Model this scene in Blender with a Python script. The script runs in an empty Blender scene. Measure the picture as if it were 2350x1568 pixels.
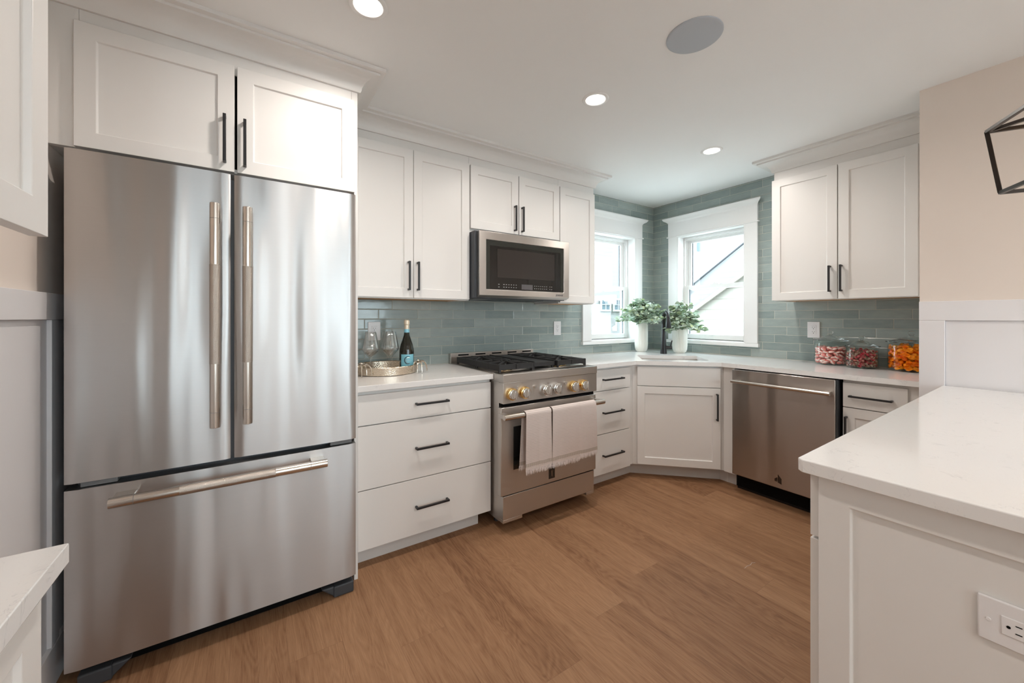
import bpy, bmesh, math, random
from math import pi, sin, cos, radians, floor
from mathutils import Matrix, Vector
random.seed(7)
SC = bpy.context.scene
COL = SC.collection

# ------------------------------------------------------------------ camera
cam = bpy.data.cameras.new('camera'); camo = bpy.data.objects.new('camera', cam); COL.objects.link(camo)
cam.sensor_width = 36.0; cam.lens = 36 * 897.6 / 2350; cam.shift_y = -55.16 / 2350
cam.clip_start = .02; cam.clip_end = 200
camo.location = (-3.5717, -2.6483, 1.2511); camo.rotation_euler = (pi/2, 0, radians(56.42 - 90))
SC.camera = camo
# ------------------------------------------------------------------ exposure
vs = SC.view_settings
vs.view_transform = 'Standard'; vs.look = 'None'; vs.exposure = 0.30; vs.gamma = 1.0; vs.use_curve_mapping = False
SC.cycles.max_bounces = 10; SC.cycles.diffuse_bounces = 5; SC.cycles.glossy_bounces = 5
SC.cycles.transparent_max_bounces = 24; SC.cycles.transmission_bounces = 8
SC.cycles.sample_clamp_indirect = 6.0; SC.cycles.use_denoising = True
# ------------------------------------------------------------------ sky and sun
W = bpy.data.worlds.new('world'); SC.world = W; W.use_nodes = True
bg = W.node_tree.nodes['Background']; bg.inputs[0].default_value = (.78, .90, 1.0, 1); bg.inputs[1].default_value = 11.0
sun = bpy.data.lights.new('sun', 'SUN'); sun.energy = .8; sun.angle = radians(40); sun.color = (1, .95, .87)
suno = bpy.data.objects.new('sun', sun); COL.objects.link(suno); suno.rotation_euler = (radians(38), 0, radians(-70))
H = 2.42                                   # ceiling height
def portal(name, loc, rot, sx, sy):
    l = bpy.data.lights.new(name, 'AREA'); l.shape = 'RECTANGLE'; l.size = sx; l.size_y = sy
    l.cycles.is_portal = True
    o = bpy.data.objects.new(name, l); COL.objects.link(o); o.location = loc; o.rotation_euler = rot
portal('daylight_portal', (-.626, .15, 1.55), (-pi/2, 0, 0), .68, 1.1)
portal('daylight_portal', (.15, -.62, 1.55), (0, pi/2, 0), 1.1, .7)
FWS = ((-4.0, -3.45), (-2.72, -2.30), (-1.95, -1.05))
for a, b in FWS: portal('daylight_portal', ((a+b)/2, -6.35, 1.5), (pi/2, 0, 0), b-a, 1.5)
WARM = (1.0, .92, .85)
CAN_POWER = 6.8

# ------------------------------------------------------------------ mesh helpers
def FR(x, y, deg, z=0):                    # local x to the right along a cabinet face, local -y out of it
    return Matrix.Translation((x, y, z)) @ Matrix.Rotation(radians(deg), 4, 'Z')
I4 = Matrix.Identity(4)
class MB:
    def __init__(s, M=None): s.v = []; s.f = []; s.sm = []; s.mi = []; s.M = M or I4; s.g = []; s.k = 0
    def add(s, vs, fs, smooth=False, mi=0):
        b = len(s.v); s.v += [s.M @ Vector(p) for p in vs]
        s.f += [[i + b for i in f] for f in fs]; s.sm += [smooth]*len(fs); s.mi += [mi]*len(fs); return s
    def grp(s, b): s.g.append((b, len(s.v))); return s
    def box(s, x0, x1, y0, y1, z0, z1, mi=0):
        if x0 > x1: x0, x1 = x1, x0
        if y0 > y1: y0, y1 = y1, y0
        if z0 > z1: z0, z1 = z1, z0
        e = .00011*(s.k % 8); s.k += 1       # overlapping boxes of one part never share a face
        if min(x1-x0, y1-y0, z1-z0) > .004: x0 += e; x1 -= e; y0 += e; y1 -= e; z0 += e; z1 -= e
        return s.add([(x, y, z) for z in (z0, z1) for y in (y0, y1) for x in (x0, x1)],
              [(0,2,3,1),(4,5,7,6),(0,1,5,4),(2,6,7,3),(0,4,6,2),(1,3,7,5)], mi=mi)
    def prism(s, poly, z0, z1, mi=0, smooth=False):
        n = len(poly)
        a = sum(poly[i][0]*poly[(i+1)%n][1]-poly[(i+1)%n][0]*poly[i][1] for i in range(n))
        if a < 0: poly = poly[::-1]
        g0 = len(s.v)
        s.add([(x, y, z0) for x, y in poly] + [(x, y, z1) for x, y in poly],
              [tuple(range(n))[::-1], tuple(range(n, 2*n))], mi=mi)
        return s.add([(x, y, z0) for x, y in poly] + [(x, y, z1) for x, y in poly],
              [(i, (i+1)%n, n+(i+1)%n, n+i) for i in range(n)], smooth=smooth, mi=mi).grp(g0)
    def tube(s, pts, r, n=12, caps=True, smooth=True, mi=0):
        pts = [Vector(p) for p in pts]; rs = r if isinstance(r, (list, tuple)) else [r]*len(pts)
        vs = []; up = None; g0 = len(s.v)
        for i, p in enumerate(pts):
            d = (pts[min(i+1, len(pts)-1)] - pts[max(i-1, 0)]).normalized()
            if up is None:
                up = Vector((0,0,1)) if abs(d.z) < .9 else Vector((1,0,0))
            a = d.cross(up).normalized(); b = a.cross(d).normalized(); up = b
            vs += [p + rs[i]*(cos(t*2*pi/n)*a + sin(t*2*pi/n)*b) for t in range(n)]
        fs = [(i*n+j, i*n+(j+1)%n, (i+1)*n+(j+1)%n, (i+1)*n+j) for i in range(len(pts)-1) for j in range(n)]
        s.add(vs, fs, smooth, mi)
        if caps:
            s.add(vs[:n], [tuple(range(n))[::-1]], mi=mi); s.add(vs[-n:], [tuple(range(n))], mi=mi)
            s.grp(g0)
        return s
    def cyl(s, p0, p1, r0, r1=None, n=24, smooth=True, mi=0):
        return s.tube([p0, p1], [r0, r0 if r1 is None else r1], n, True, smooth, mi)
    def lathe(s, prof, c=(0,0,0), n=32, mi=0, smooth=True, rib=0, ribn=0):
        vs = []; g0 = len(s.v)
        for r, z in prof:
            for t in range(n):
                a = t*2*pi/n; rr = r*(1 + rib*cos(a*ribn)) if rib else r
                vs.append((c[0]+rr*cos(a), c[1]+rr*sin(a), c[2]+z))
        m = len(prof)
        return s.add(vs, [(i*n+j, i*n+(j+1)%n, (i+1)*n+(j+1)%n, (i+1)*n+j) for i in range(m-1) for j in range(n)], smooth, mi).grp(g0)
    def sweep(s, prof, path):              # prof: (outward, z); outward is to the right of the path
        P = [Vector((x, y)) for x, y in path]; rings = []; g0 = len(s.v)
        for i, p in enumerate(P):
            ds = []
            if i > 0: ds.append((P[i]-P[i-1]).normalized())
            if i < len(P)-1: ds.append((P[i+1]-P[i]).normalized())
            ns = [Vector((d.y, -d.x)) for d in ds]
            n = (sum(ns, Vector((0,0)))).normalized(); k = 1/max(.2, n.dot(ns[0]))
            rings.append([(p.x+n.x*k*o, p.y+n.y*k*o, z) for o, z in prof])
        m = len(prof); vs = [q for r in rings for q in r]
        fs = [(i*m+j, (i+1)*m+j, (i+1)*m+(j+1)%m, i*m+(j+1)%m) for i in range(len(P)-1) for j in range(m)]
        s.add(vs, fs); s.add(rings[0], [tuple(range(m))]); s.add(rings[-1], [tuple(range(m))[::-1]])
        return s.grp(g0)
LOC = {}
def mkmesh(name, mb, mats, off=(0,0,0)):
    me = bpy.data.meshes.new(name); o = Vector(off)
    me.from_pydata([v - o for v in mb.v], [], mb.f); me.validate()
    for m in (mats if isinstance(mats, (list, tuple)) else [mats]): me.materials.append(m)
    if len(me.polygons) == len(mb.f):
        me.polygons.foreach_set('use_smooth', mb.sm); me.polygons.foreach_set('material_index', mb.mi)
    bm = bmesh.new(); bm.from_mesh(me); bm.verts.ensure_lookup_table()
    gs = [[bm.verts[i] for i in range(a, b)] for a, b in mb.g]
    for gv in gs: bmesh.ops.remove_doubles(bm, verts=gv, dist=1e-6)
    bmesh.ops.recalc_face_normals(bm, faces=bm.faces); bm.to_mesh(me); bm.free(); me.update(); me.set_sharp_from_angle(angle=radians(38))
    return me
def obj(name, mb, mats, parent=None, bevel=0, seg=2, label=None, kind=None):
    off = LOC.get(parent.name, (0,0,0)) if parent else (0,0,0)
    o = bpy.data.objects.new(name, mkmesh(name, mb, mats, off)); COL.objects.link(o)
    if parent: o.parent = parent
    LOC[o.name] = off
    if bevel:
        b = o.modifiers.new('bevel', 'BEVEL'); b.width = bevel; b.segments = seg; b.limit_method = 'ANGLE'; b.angle_limit = radians(40)
        b.harden_normals = False
    if label: o['label'] = label
    if kind: o['kind'] = kind
    return o
def tag(o, label, cat, group=None):
    o['label'] = label; o['category'] = cat
    if group: o['group'] = group
    return o
def thing(name, label, cat, loc=(0,0,0), group=None):
    o = bpy.data.objects.new(name, None); COL.objects.link(o); o.location = loc; o.empty_display_size = .1
    LOC[o.name] = loc; return tag(o, label, cat, group)
def struct(name, mb, mats, bevel=0, parent=None):
    o = obj(name, mb, mats, parent, bevel)
    if not parent: o['kind'] = 'structure'
    return o
def sroot(name, loc):
    o = bpy.data.objects.new(name, None); COL.objects.link(o); o.location = loc; LOC[o.name] = loc; o['kind'] = 'structure'; return o
def copy_tree(o, loc, label=None, group=None, rot=None):
    r = o.copy(); COL.objects.link(r); r.location = loc
    if rot: r.rotation_euler = rot
    if label: r['label'] = label
    if group: r['group'] = group
    for ch in list(o.children):
        c = ch.copy(); COL.objects.link(c); c.parent = r
        for g in ch.children:
            d = g.copy(); COL.objects.link(d); d.parent = c
    return r
def text_mb(s, size, depth, M):            # lettering lying in local xz, reading along local x, raised towards local -y
    cu = bpy.data.curves.new('lettering', 'FONT'); cu.body = s; cu.size = size; cu.extrude = depth; cu.align_x = 'CENTER'; cu.align_y = 'CENTER'
    cu.resolution_u = 2
    o = bpy.data.objects.new('lettering', cu); COL.objects.link(o)
    me = o.to_mesh(); mb = MB(M @ Matrix.Rotation(pi/2, 4, 'X'))
    mb.add([v.co.copy() for v in me.vertices], [tuple(p.vertices) for p in me.polygons])
    o.to_mesh_clear(); bpy.data.objects.remove(o); bpy.data.curves.remove(cu)
    return mb

# ------------------------------------------------------------------ materials
def new(name):
    m = bpy.data.materials.new(name); m.use_nodes = True
    return m, m.node_tree, m.node_tree.nodes['Principled BSDF']
def N(t, typ, **k):
    n = t.nodes.new(typ)
    for a, b in k.items(): setattr(n, a, b)
    return n
def M2(t, op, a, b=None, c=None):
    n = N(t, 'ShaderNodeMath', operation=op)
    for i, x in enumerate((a, b, c)):
        if x is None: continue
        if isinstance(x, (int, float)): n.inputs[i].default_value = x
        else: t.links.new(x, n.inputs[i])
    return n.outputs[0]
def mixc(t, f, a, b, typ='MIX'):
    n = N(t, 'ShaderNodeMix', data_type='RGBA', blend_type=typ)
    for s, x in (('Factor', f), ('A', a), ('B', b)):
        i = [q for q in n.inputs if q.name == s and (q.type == ('VALUE' if s == 'Factor' else 'RGBA'))][0]
        if isinstance(x, (int, float)): i.default_value = x
        elif isinstance(x, tuple): i.default_value = (*x, 1)[:4]
        else: t.links.new(x, i)
    return [q for q in n.outputs if q.type == 'RGBA'][0]
def ramp(t, f, stops):
    n = N(t, 'ShaderNodeValToRGB'); e = n.color_ramp.elements
    while len(e) < len(stops): e.new(.5)
    for x, (p, c) in zip(e, stops): x.position = p; x.color = (*c, 1) if len(c) == 3 else c
    t.links.new(f, n.inputs[0]); return n.outputs[0]
def noise(t, vec, scale, detail=3, rough=.5, dist=0):
    n = N(t, 'ShaderNodeTexNoise'); n.inputs['Scale'].default_value = scale; n.inputs['Detail'].default_value = detail
    n.inputs['Roughness'].default_value = rough; n.inputs['Distortion'].default_value = dist
    t.links.new(vec, n.inputs['Vector']); return n.outputs['Fac']
def mapping(t, vec, scale=(1,1,1), loc=(0,0,0), rot=(0,0,0)):
    n = N(t, 'ShaderNodeMapping'); n.inputs['Scale'].default_value = scale; n.inputs['Location'].default_value = loc; n.inputs['Rotation'].default_value = rot
    t.links.new(vec, n.inputs['Vector']); return n.outputs[0]
def bump(t, b, h, strength, dist=.01):
    n = N(t, 'ShaderNodeBump'); n.inputs['Strength'].default_value = strength; n.inputs['Distance'].default_value = dist
    t.links.new(h, n.inputs['Height']); t.links.new(n.outputs[0], b.inputs['Normal']); return n
def plain(name, col, rough=.5, metal=0, spec=.5, vary=0.0, coat=0, **kw):
    m, t, b = new(name)
    b.inputs['Base Color'].default_value = (*col, 1); b.inputs['Roughness'].default_value = rough
    b.inputs['Metallic'].default_value = metal; b.inputs['Specular IOR Level'].default_value = spec
    b.inputs['Coat Weight'].default_value = coat
    if vary:
        g = N(t, 'ShaderNodeNewGeometry')
        f = noise(t, g.outputs['Position'], 3.0, 2)
        c = mixc(t, f, tuple(x*(1-vary) for x in col), tuple(min(1, x*(1+vary)) for x in col))
        t.links.new(c, b.inputs['Base Color'])
    return m
def steel(name, col, rough, stretch, wavy=0.0, aniso=.6, amp=.02):
    m, t, b = new(name)
    b.inputs['Metallic'].default_value = 1; b.inputs['Roughness'].default_value = rough
    b.inputs['Anisotropic'].default_value = aniso; b.inputs['Anisotropic Rotation'].default_value = .25
    g = N(t, 'ShaderNodeNewGeometry'); pos = g.outputs['Position']
    f = noise(t, mapping(t, pos, stretch), 1.0, 3, .6)
    c = mixc(t, f, tuple(x*.975 for x in col), tuple(x*1.02 for x in col)); t.links.new(c, b.inputs['Base Color'])
    r = M2(t, 'ADD', M2(t, 'MULTIPLY', f, amp), rough-amp/2); t.links.new(r, b.inputs['Roughness'])
    tg = N(t, 'ShaderNodeTangent', direction_type='RADIAL', axis='Z'); t.links.new(tg.outputs[0], b.inputs['Tangent'])
    if wavy:
        wv = noise(t, mapping(t, pos, (8, 8, 1.1)), 1.0, 1, .4)
        bump(t, b, wv, wavy, .02)
    return m
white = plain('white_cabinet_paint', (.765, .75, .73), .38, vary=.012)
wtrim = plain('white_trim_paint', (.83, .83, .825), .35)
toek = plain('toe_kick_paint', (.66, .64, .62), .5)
ceilm = plain('ceiling_paint', (.86, .87, .87), .8, spec=.2, vary=.01)
wallp = plain('beige_wall_paint', (.77, .685, .62), .75, spec=.25, vary=.015)
black = plain('black_metal', (.012, .012, .014), .38)
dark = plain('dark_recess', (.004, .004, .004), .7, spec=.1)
rubber = plain('dark_plastic', (.045, .05, .058), .5)
grey = plain('grey_plastic', (.16, .165, .17), .45)
iron = plain('cast_iron', (.014, .014, .015), .6, vary=.2)
wood = plain('plywood', (.50, .27, .12), .6, vary=.1)
steelv = steel('brushed_steel_door', (.525, .515, .51), .36, (1.5, 1.5, 220), wavy=.9, aniso=.80)
steeld = steel('brushed_steel_dark', (.45, .41, .38), .30, (1.5, 1.5, 220), wavy=.5, aniso=.8)
steelh = steel('brushed_steel', (.58, .55, .52), .36, (2, 2, 260), aniso=.8)
steelt = steel('polished_steel_bar', (.63, .585, .535), .24, (60, 60, 60), aniso=0, amp=.005)
chrome = plain('chrome', (.75, .74, .72), .1, 1)
brass = plain('polished_brass', (.83, .56, .23), .16, 1)
silver = plain('silver_metal', (.72, .66, .58), .16, 1)
blackg = plain('black_glass', (.006, .006, .006), .06, spec=.6)
greyg = plain('microwave_screen', (.028, .024, .022), .10)
brons = plain('dark_bronze', (.035, .028, .024), .32, .6)
ceram = plain('white_ceramic', (.80, .80, .74), .45)
plast = plain('white_plastic', (.80, .79, .80), .3)
soil = plain('stem_green', (.20, .28, .15), .6)
spk = plain('speaker_grille', (.47, .51, .56), .7)

def knurl():
    m, t, b = new('knurled_steel'); b.inputs['Metallic'].default_value = 1; b.inputs['Roughness'].default_value = .28
    b.inputs['Base Color'].default_value = (.52, .47, .42, 1)
    g = N(t, 'ShaderNodeNewGeometry'); v = N(t, 'ShaderNodeTexVoronoi'); v.inputs['Scale'].default_value = 620
    t.links.new(g.outputs['Position'], v.inputs['Vector']); bump(t, b, v.outputs[0], .8, .0008); return m
knurled = knurl()
def emit(name, col, s):
    m, t, b = new(name); b.inputs['Base Color'].default_value = (*col, 1)
    b.inputs['Emission Color'].default_value = (*col, 1); b.inputs['Emission Strength'].default_value = s; return m
lensm = emit('lamp_lens', (1, .90, .80), 9)
bulbm = emit('filament_glow', (1, .62, .28), 14)
def thin_glass(name, tint, refl=.08, rough=.0, edge=.75):
    m, t, b = new(name); out = t.nodes['Material Output']; t.nodes.remove(b)
    tr = N(t, 'ShaderNodeBsdfTransparent'); tr.inputs[0].default_value = (*tint, 1)
    gl = N(t, 'ShaderNodeBsdfGlossy'); gl.inputs['Roughness'].default_value = rough
    lw = N(t, 'ShaderNodeLayerWeight'); lw.inputs[0].default_value = .35
    f = M2(t, 'MAXIMUM', M2(t, 'MULTIPLY', lw.outputs['Facing'], edge), refl)
    f = M2(t, 'POWER', f, 1.6) if refl < .05 else f
    mx = N(t, 'ShaderNodeMixShader'); t.links.new(f, mx.inputs[0]); t.links.new(tr.outputs[0], mx.inputs[1]); t.links.new(gl.outputs[0], mx.inputs[2])
    t.links.new(mx.outputs[0], out.inputs[0]); return m
pane_m = thin_glass('window_glass', (.97, 1, .99), .04)
jarglass = thin_glass('jar_glass', (.955, .975, .965), .025, edge=.5)
lidglass, _t, _b = new('lid_glass'); _b.inputs['Transmission Weight'].default_value = 1; _b.inputs['Roughness'].default_value = .0; _b.inputs['IOR'].default_value = 1.35; _b.inputs['Base Color'].default_value = (.90, .94, .93, 1)
wineglass = thin_glass('wine_glass', (.985, .99, .99), .07)

def tile(name, axis, off, k):
    m, t, b = new(name); g = N(t, 'ShaderNodeNewGeometry'); sp = N(t, 'ShaderNodeSeparateXYZ'); t.links.new(g.outputs['Position'], sp.inputs[0])
    L, h = .269, .065
    rz = M2(t, 'DIVIDE', M2(t, 'SUBTRACT', sp.outputs['Z'], .9155), h); r = M2(t, 'FLOOR', rz); fz = M2(t, 'FRACT', rz)
    a = M2(t, 'ADD', M2(t, 'DIVIDE', M2(t, 'SUBTRACT', sp.outputs[axis], off), L), M2(t, 'MULTIPLY', r, k/3))
    a = M2(t, 'ADD', a, 50.0); ci = M2(t, 'FLOOR', a); fx = M2(t, 'FRACT', a)
    dx = M2(t, 'MULTIPLY', M2(t, 'MINIMUM', fx, M2(t, 'SUBTRACT', 1.0, fx)), L)
    dz = M2(t, 'MULTIPLY', M2(t, 'MINIMUM', fz, M2(t, 'SUBTRACT', 1.0, fz)), h)
    d = M2(t, 'MINIMUM', dx, dz)
    gm = N(t, 'ShaderNodeMapRange'); gm.inputs[1].default_value = .0010; gm.inputs[2].default_value = .0020; t.links.new(d, gm.inputs[0]); gmask = gm.outputs[0]
    cv = N(t, 'ShaderNodeCombineXYZ'); t.links.new(ci, cv.inputs[0]); t.links.new(r, cv.inputs[1])
    wn = N(t, 'ShaderNodeTexWhiteNoise', noise_dimensions='3D'); t.links.new(cv.outputs[0], wn.inputs[0])
    n1 = noise(t, mapping(t, g.outputs['Position'], (9, 9, 32)), 1.0, 4, .6)
    n2 = noise(t, g.outputs['Position'], 130, 2, .5)
    f = M2(t, 'ADD', M2(t, 'MULTIPLY', wn.outputs[0], .45), M2(t, 'MULTIPLY', n1, .55))
    c = ramp(t, f, [(.2, (.245, .300, .292)), (.5, (.305, .360, .345)), (.85, (.390, .440, .420))])
    c = mixc(t, M2(t, 'MULTIPLY', M2(t, 'GREATER_THAN', n2, .66), .12), c, (.42, .50, .48))
    col = mixc(t, gmask, (.50, .49, .43), c); t.links.new(col, b.inputs['Base Color'])
    rr = M2(t, 'SUBTRACT', .7, M2(t, 'MULTIPLY', gmask, .54)); t.links.new(rr, b.inputs['Roughness'])
    hm = N(t, 'ShaderNodeMapRange'); hm.inputs[1].default_value = .0008; hm.inputs[2].default_value = .004; t.links.new(d, hm.inputs[0])
    wob = noise(t, mapping(t, g.outputs['Position'], (14, 14, 30)), 1.0, 2, .5)
    hh = M2(t, 'ADD', hm.outputs[0], M2(t, 'MULTIPLY', wob, 1.1)); bump(t, b, hh, .5, .0022); return m
tileA = tile('blue_green_tile', 'X', -2.516, -1)
tileB = tile('blue_green_tile_right', 'Y', -1.433 + .0897*2, 1)

def floor_mat():
    m, t, b = new('wood_plank_floor'); g = N(t, 'ShaderNodeNewGeometry'); sp = N(t, 'ShaderNodeSeparateXYZ'); t.links.new(g.outputs['Position'], sp.inputs[0])
    wd, ln = .1795, 1.52
    a = M2(t, 'DIVIDE', M2(t, 'ADD', sp.outputs['X'], 2.742 + wd*40), wd); pi_ = M2(t, 'FLOOR', a); fx = M2(t, 'FRACT', a)
    w1 = N(t, 'ShaderNodeTexWhiteNoise', noise_dimensions='1D'); t.links.new(pi_, w1.inputs['W'])
    yy = M2(t, 'ADD', M2(t, 'DIVIDE', sp.outputs['Y'], ln), M2(t, 'ADD', M2(t, 'MULTIPLY', w1.outputs[0], 7.0), 30.03)); li = M2(t, 'FLOOR', yy); fy = M2(t, 'FRACT', yy)
    cv = N(t, 'ShaderNodeCombineXYZ'); t.links.new(pi_, cv.inputs[0]); t.links.new(li, cv.inputs[1])
    wn = N(t, 'ShaderNodeTexWhiteNoise', noise_dimensions='3D'); t.links.new(cv.outputs[0], wn.inputs[0])
    off = N(t, 'ShaderNodeVectorMath', operation='SCALE'); t.links.new(wn.outputs['Color'], off.inputs[0]); off.inputs['Scale'].default_value = 37
    ad = N(t, 'ShaderNodeVectorMath', operation='ADD'); t.links.new(g.outputs['Position'], ad.inputs[0]); t.links.new(off.outputs[0], ad.inputs[1])
    P = ad.outputs[0]
    big = noise(t, mapping(t, P, (6, .9, 1)), 1.0, 3, .5, .5)
    ring = M2(t, 'FRACT', M2(t, 'MULTIPLY', big, 24.0)); ring = M2(t, 'ABSOLUTE', M2(t, 'SUBTRACT', ring, .5))
    fine = noise(t, mapping(t, P, (330, 12, 1)), 1.0, 4, .75)
    mid = noise(t, mapping(t, P, (28, 1.6, 1)), 1.0, 3, .6)
    f = M2(t, 'ADD', M2(t, 'MULTIPLY', ring, .30), M2(t, 'MULTIPLY', mid, .62))
    f = M2(t, 'ADD', f, M2(t, 'MULTIPLY', M2(t, 'SUBTRACT', fine, .5), .85))
    f = M2(t, 'ADD', f, M2(t, 'MULTIPLY', M2(t, 'SUBTRACT', wn.outputs[0], .5), .26))
    c = ramp(t, f, [(.05, (.165, .078, .038)), (.33, (.265, .140, .073)), (.6, (.34, .190, .103)), (.95, (.43, .262, .155))])
    dx = M2(t, 'MULTIPLY', M2(t, 'MINIMUM', fx, M2(t, 'SUBTRACT', 1.0, fx)), wd); dy = M2(t, 'MULTIPLY', M2(t, 'MINIMUM', fy, M2(t, 'SUBTRACT', 1.0, fy)), ln)
    d = M2(t, 'MINIMUM', dx, dy)
    seam = N(t, 'ShaderNodeMapRange'); seam.inputs[1].default_value = .0001; seam.inputs[2].default_value = .0007; t.links.new(d, seam.inputs[0])
    col = mixc(t, seam.outputs[0], (.19, .10, .055), c); t.links.new(col, b.inputs['Base Color'])
    t.links.new(M2(t, 'ADD', M2(t, 'MULTIPLY', fine, .2), .48), b.inputs['Roughness']); b.inputs['Specular IOR Level'].default_value = .2
    hh = M2(t, 'ADD', M2(t, 'MULTIPLY', seam.outputs[0], .8), M2(t, 'MULTIPLY', fine, .6)); bump(t, b, hh, .25, .001); return m
floorm = floor_mat()
def quartz_mat():
    m, t, b = new('white_quartz'); g = N(t, 'ShaderNodeNewGeometry'); P = g.outputs['Position']
    n1 = noise(t, P, 9, 5, .62, 1.2); v = M2(t, 'ABSOLUTE', M2(t, 'SUBTRACT', n1, .5))
    vm = N(t, 'ShaderNodeMapRange'); vm.inputs[1].default_value = .0; vm.inputs[2].default_value = .012; t.links.new(v, vm.inputs[0])
    gate = noise(t, P, 17, 2, .5); gt = N(t, 'ShaderNodeMapRange'); gt.inputs[1].default_value = .52; gt.inputs[2].default_value = .62; t.links.new(gate, gt.inputs[0])
    f = M2(t, 'MULTIPLY', M2(t, 'SUBTRACT', 1.0, vm.outputs[0]), M2(t, 'MULTIPLY', gt.outputs[0], .34))
    sp = noise(t, P, 240, 1, .5); f2 = M2(t, 'MULTIPLY', M2(t, 'GREATER_THAN', sp, .71), .25)
    c = mixc(t, f, (.80, .79, .78), (.42, .42, .45)); c = mixc(t, f2, c, (.62, .61, .61))
    t.links.new(c, b.inputs['Base Color']); b.inputs['Roughness'].default_value = .11; b.inputs['Specular IOR Level'].default_value = .5; return m
quartz = quartz_mat()
def towel_mat():
    m, t, b = new('striped_towel_cloth'); tc = N(t, 'ShaderNodeNewGeometry'); sp = N(t, 'ShaderNodeSeparateXYZ'); t.links.new(tc.outputs['Position'], sp.inputs[0])
    z = M2(t, 'ADD', sp.outputs['Z'], M2(t, 'MULTIPLY', noise(t, tc.outputs['Position'], 9, 1), .006))
    f = M2(t, 'FRACT', M2(t, 'DIVIDE', z, .0088)); line = M2(t, 'LESS_THAN', f, .22)
    nb = noise(t, mapping(t, tc.outputs['Position'], (30, 30, 120)), 1.0, 2)
    line = M2(t, 'MULTIPLY', line, M2(t, 'ADD', .25, nb))
    c = mixc(t, M2(t, 'MULTIPLY', line, .75), (.68, .60, .565), (.33, .29, .275))
    band = M2(t, 'MULTIPLY', M2(t, 'GREATER_THAN', z, .402), M2(t, 'LESS_THAN', z, .422))
    blk = M2(t, 'LESS_THAN', M2(t, 'FRACT', M2(t, 'DIVIDE', sp.outputs['X'], .014)), .5)
    bc = mixc(t, blk, (.50, .43, .37), (.42, .36, .31))
    c = mixc(t, M2(t, 'MULTIPLY', band, .9), c, bc); t.links.new(c, b.inputs['Base Color'])
    b.inputs['Roughness'].default_value = .95; b.inputs['Specular IOR Level'].default_value = .1
    w = noise(t, tc.outputs['Position'], 700, 1); bump(t, b, w, .4, .001); return m
towelm = towel_mat(); fringem = plain('towel_fringe', (.80, .74, .72), .95, spec=.1)
def leaf_mat():
    m, t, b = new('sage_leaf'); g = N(t, 'ShaderNodeNewGeometry')
    c = ramp(t, g.outputs['Random Per Island'], [(0, (.30, .42, .30)), (.4, (.44, .57, .45)), (.72, (.58, .69, .60)), (.86, (.50, .62, .22)), (1, (.68, .77, .68))])
    n = noise(t, g.outputs['Position'], 60, 2); c = mixc(t, M2(t, 'MULTIPLY', n, .5), c, (.55, .63, .55))
    t.links.new(c, b.inputs['Base Color']); b.inputs['Roughness'].default_value = .55
    b.inputs['Subsurface Weight'].default_value = 0; return m
leafm = leaf_mat()
def hammered(name, col):
    m, t, b = new(name); b.inputs['Metallic'].default_value = 1; b.inputs['Roughness'].default_value = .24; b.inputs['Base Color'].default_value = (*col, 1)
    g = N(t, 'ShaderNodeNewGeometry'); v = N(t, 'ShaderNodeTexVoronoi'); v.inputs['Scale'].default_value = 1
    t.links.new(mapping(t, g.outputs['Position'], (120, 120, 170)), v.inputs['Vector']); bump(t, b, v.outputs[0], .45, .0022); return m
hammer = hammered('hammered_champagne_metal', (.66, .57, .46))
def siding(name, col, step, axis='Z', line=(.6,.6,.6), vert=0):
    m, t, b = new(name); g = N(t, 'ShaderNodeNewGeometry'); sp = N(t, 'ShaderNodeSeparateXYZ'); t.links.new(g.outputs['Position'], sp.inputs[0])
    f = M2(t, 'FRACT', M2(t, 'DIVIDE', sp.outputs['Z'], step)); ln = M2(t, 'LESS_THAN', f, .09)
    if vert:
        r = M2(t, 'FLOOR', M2(t, 'DIVIDE', sp.outputs['Z'], step))
        u = M2(t, 'ADD', M2(t, 'DIVIDE', sp.outputs['Y'], vert), M2(t, 'MULTIPLY', r, .37)); ln = M2(t, 'MAXIMUM', ln, M2(t, 'MULTIPLY', M2(t, 'LESS_THAN', M2(t, 'FRACT', u), .03), .5))
    c = mixc(t, ln, col, line); t.links.new(c, b.inputs['Base Color']); b.inputs['Roughness'].default_value = .8; return m

# ------------------------------------------------------------------ room shell
XL = -4.152; XP = -.703; YP = -2.13; YF = -6.3; TH = .16
struct('floor', MB().box(XL-TH, TH, YF-TH, TH, -.05, 0), floorm)
struct('ceiling', MB().box(XL-TH, TH, YF-TH, TH, H, H+.1), ceilm)
def wall_hole(axis, a0, a1, z0, z1, ha0, ha1, hz0, hz1, d0, d1, mb=None):
    mb = mb or MB()
    def b(p0, p1, q0, q1):
        if axis == 'x': mb.box(p0, p1, d0, d1, q0, q1)
        else: mb.box(d0, d1, p0, p1, q0, q1)
    b(a0, ha0, z0, z1); b(ha1, a1, z0, z1); b(ha0, ha1, z0, hz0); b(ha0, ha1, hz1, z1); return mb
WA = (-.945, -.307, 1.035, 2.066)          # window opening in the range wall: x0 x1 z0 z1
WB = (-.943, -.293, 1.035, 2.066)          # window opening in the dishwasher wall: y0 y1 z0 z1
struct('wall_back', wall_hole('x', XL-TH, TH, 0, H, WA[0], WA[1], WA[2], WA[3], 0, TH), tileA)
struct('wall_right', wall_hole('y', YP-.2, 0, 0, H, WB[0], WB[1], WB[2], WB[3], 0, TH), tileB)
struct('wall_left', MB().box(XL-TH, XL, YF-TH, 0, 0, H), wallp)
struct('wall_partition', MB().box(XP, 0, YF-TH, YP, 0, H), wallp)
m = MB(); xs = [XL] + [v for p in FWS for v in p] + [XP]
m.box(XL, XP, YF-TH, YF, 0, .75); m.box(XL, XP, YF-TH, YF, 2.25, H)
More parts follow.
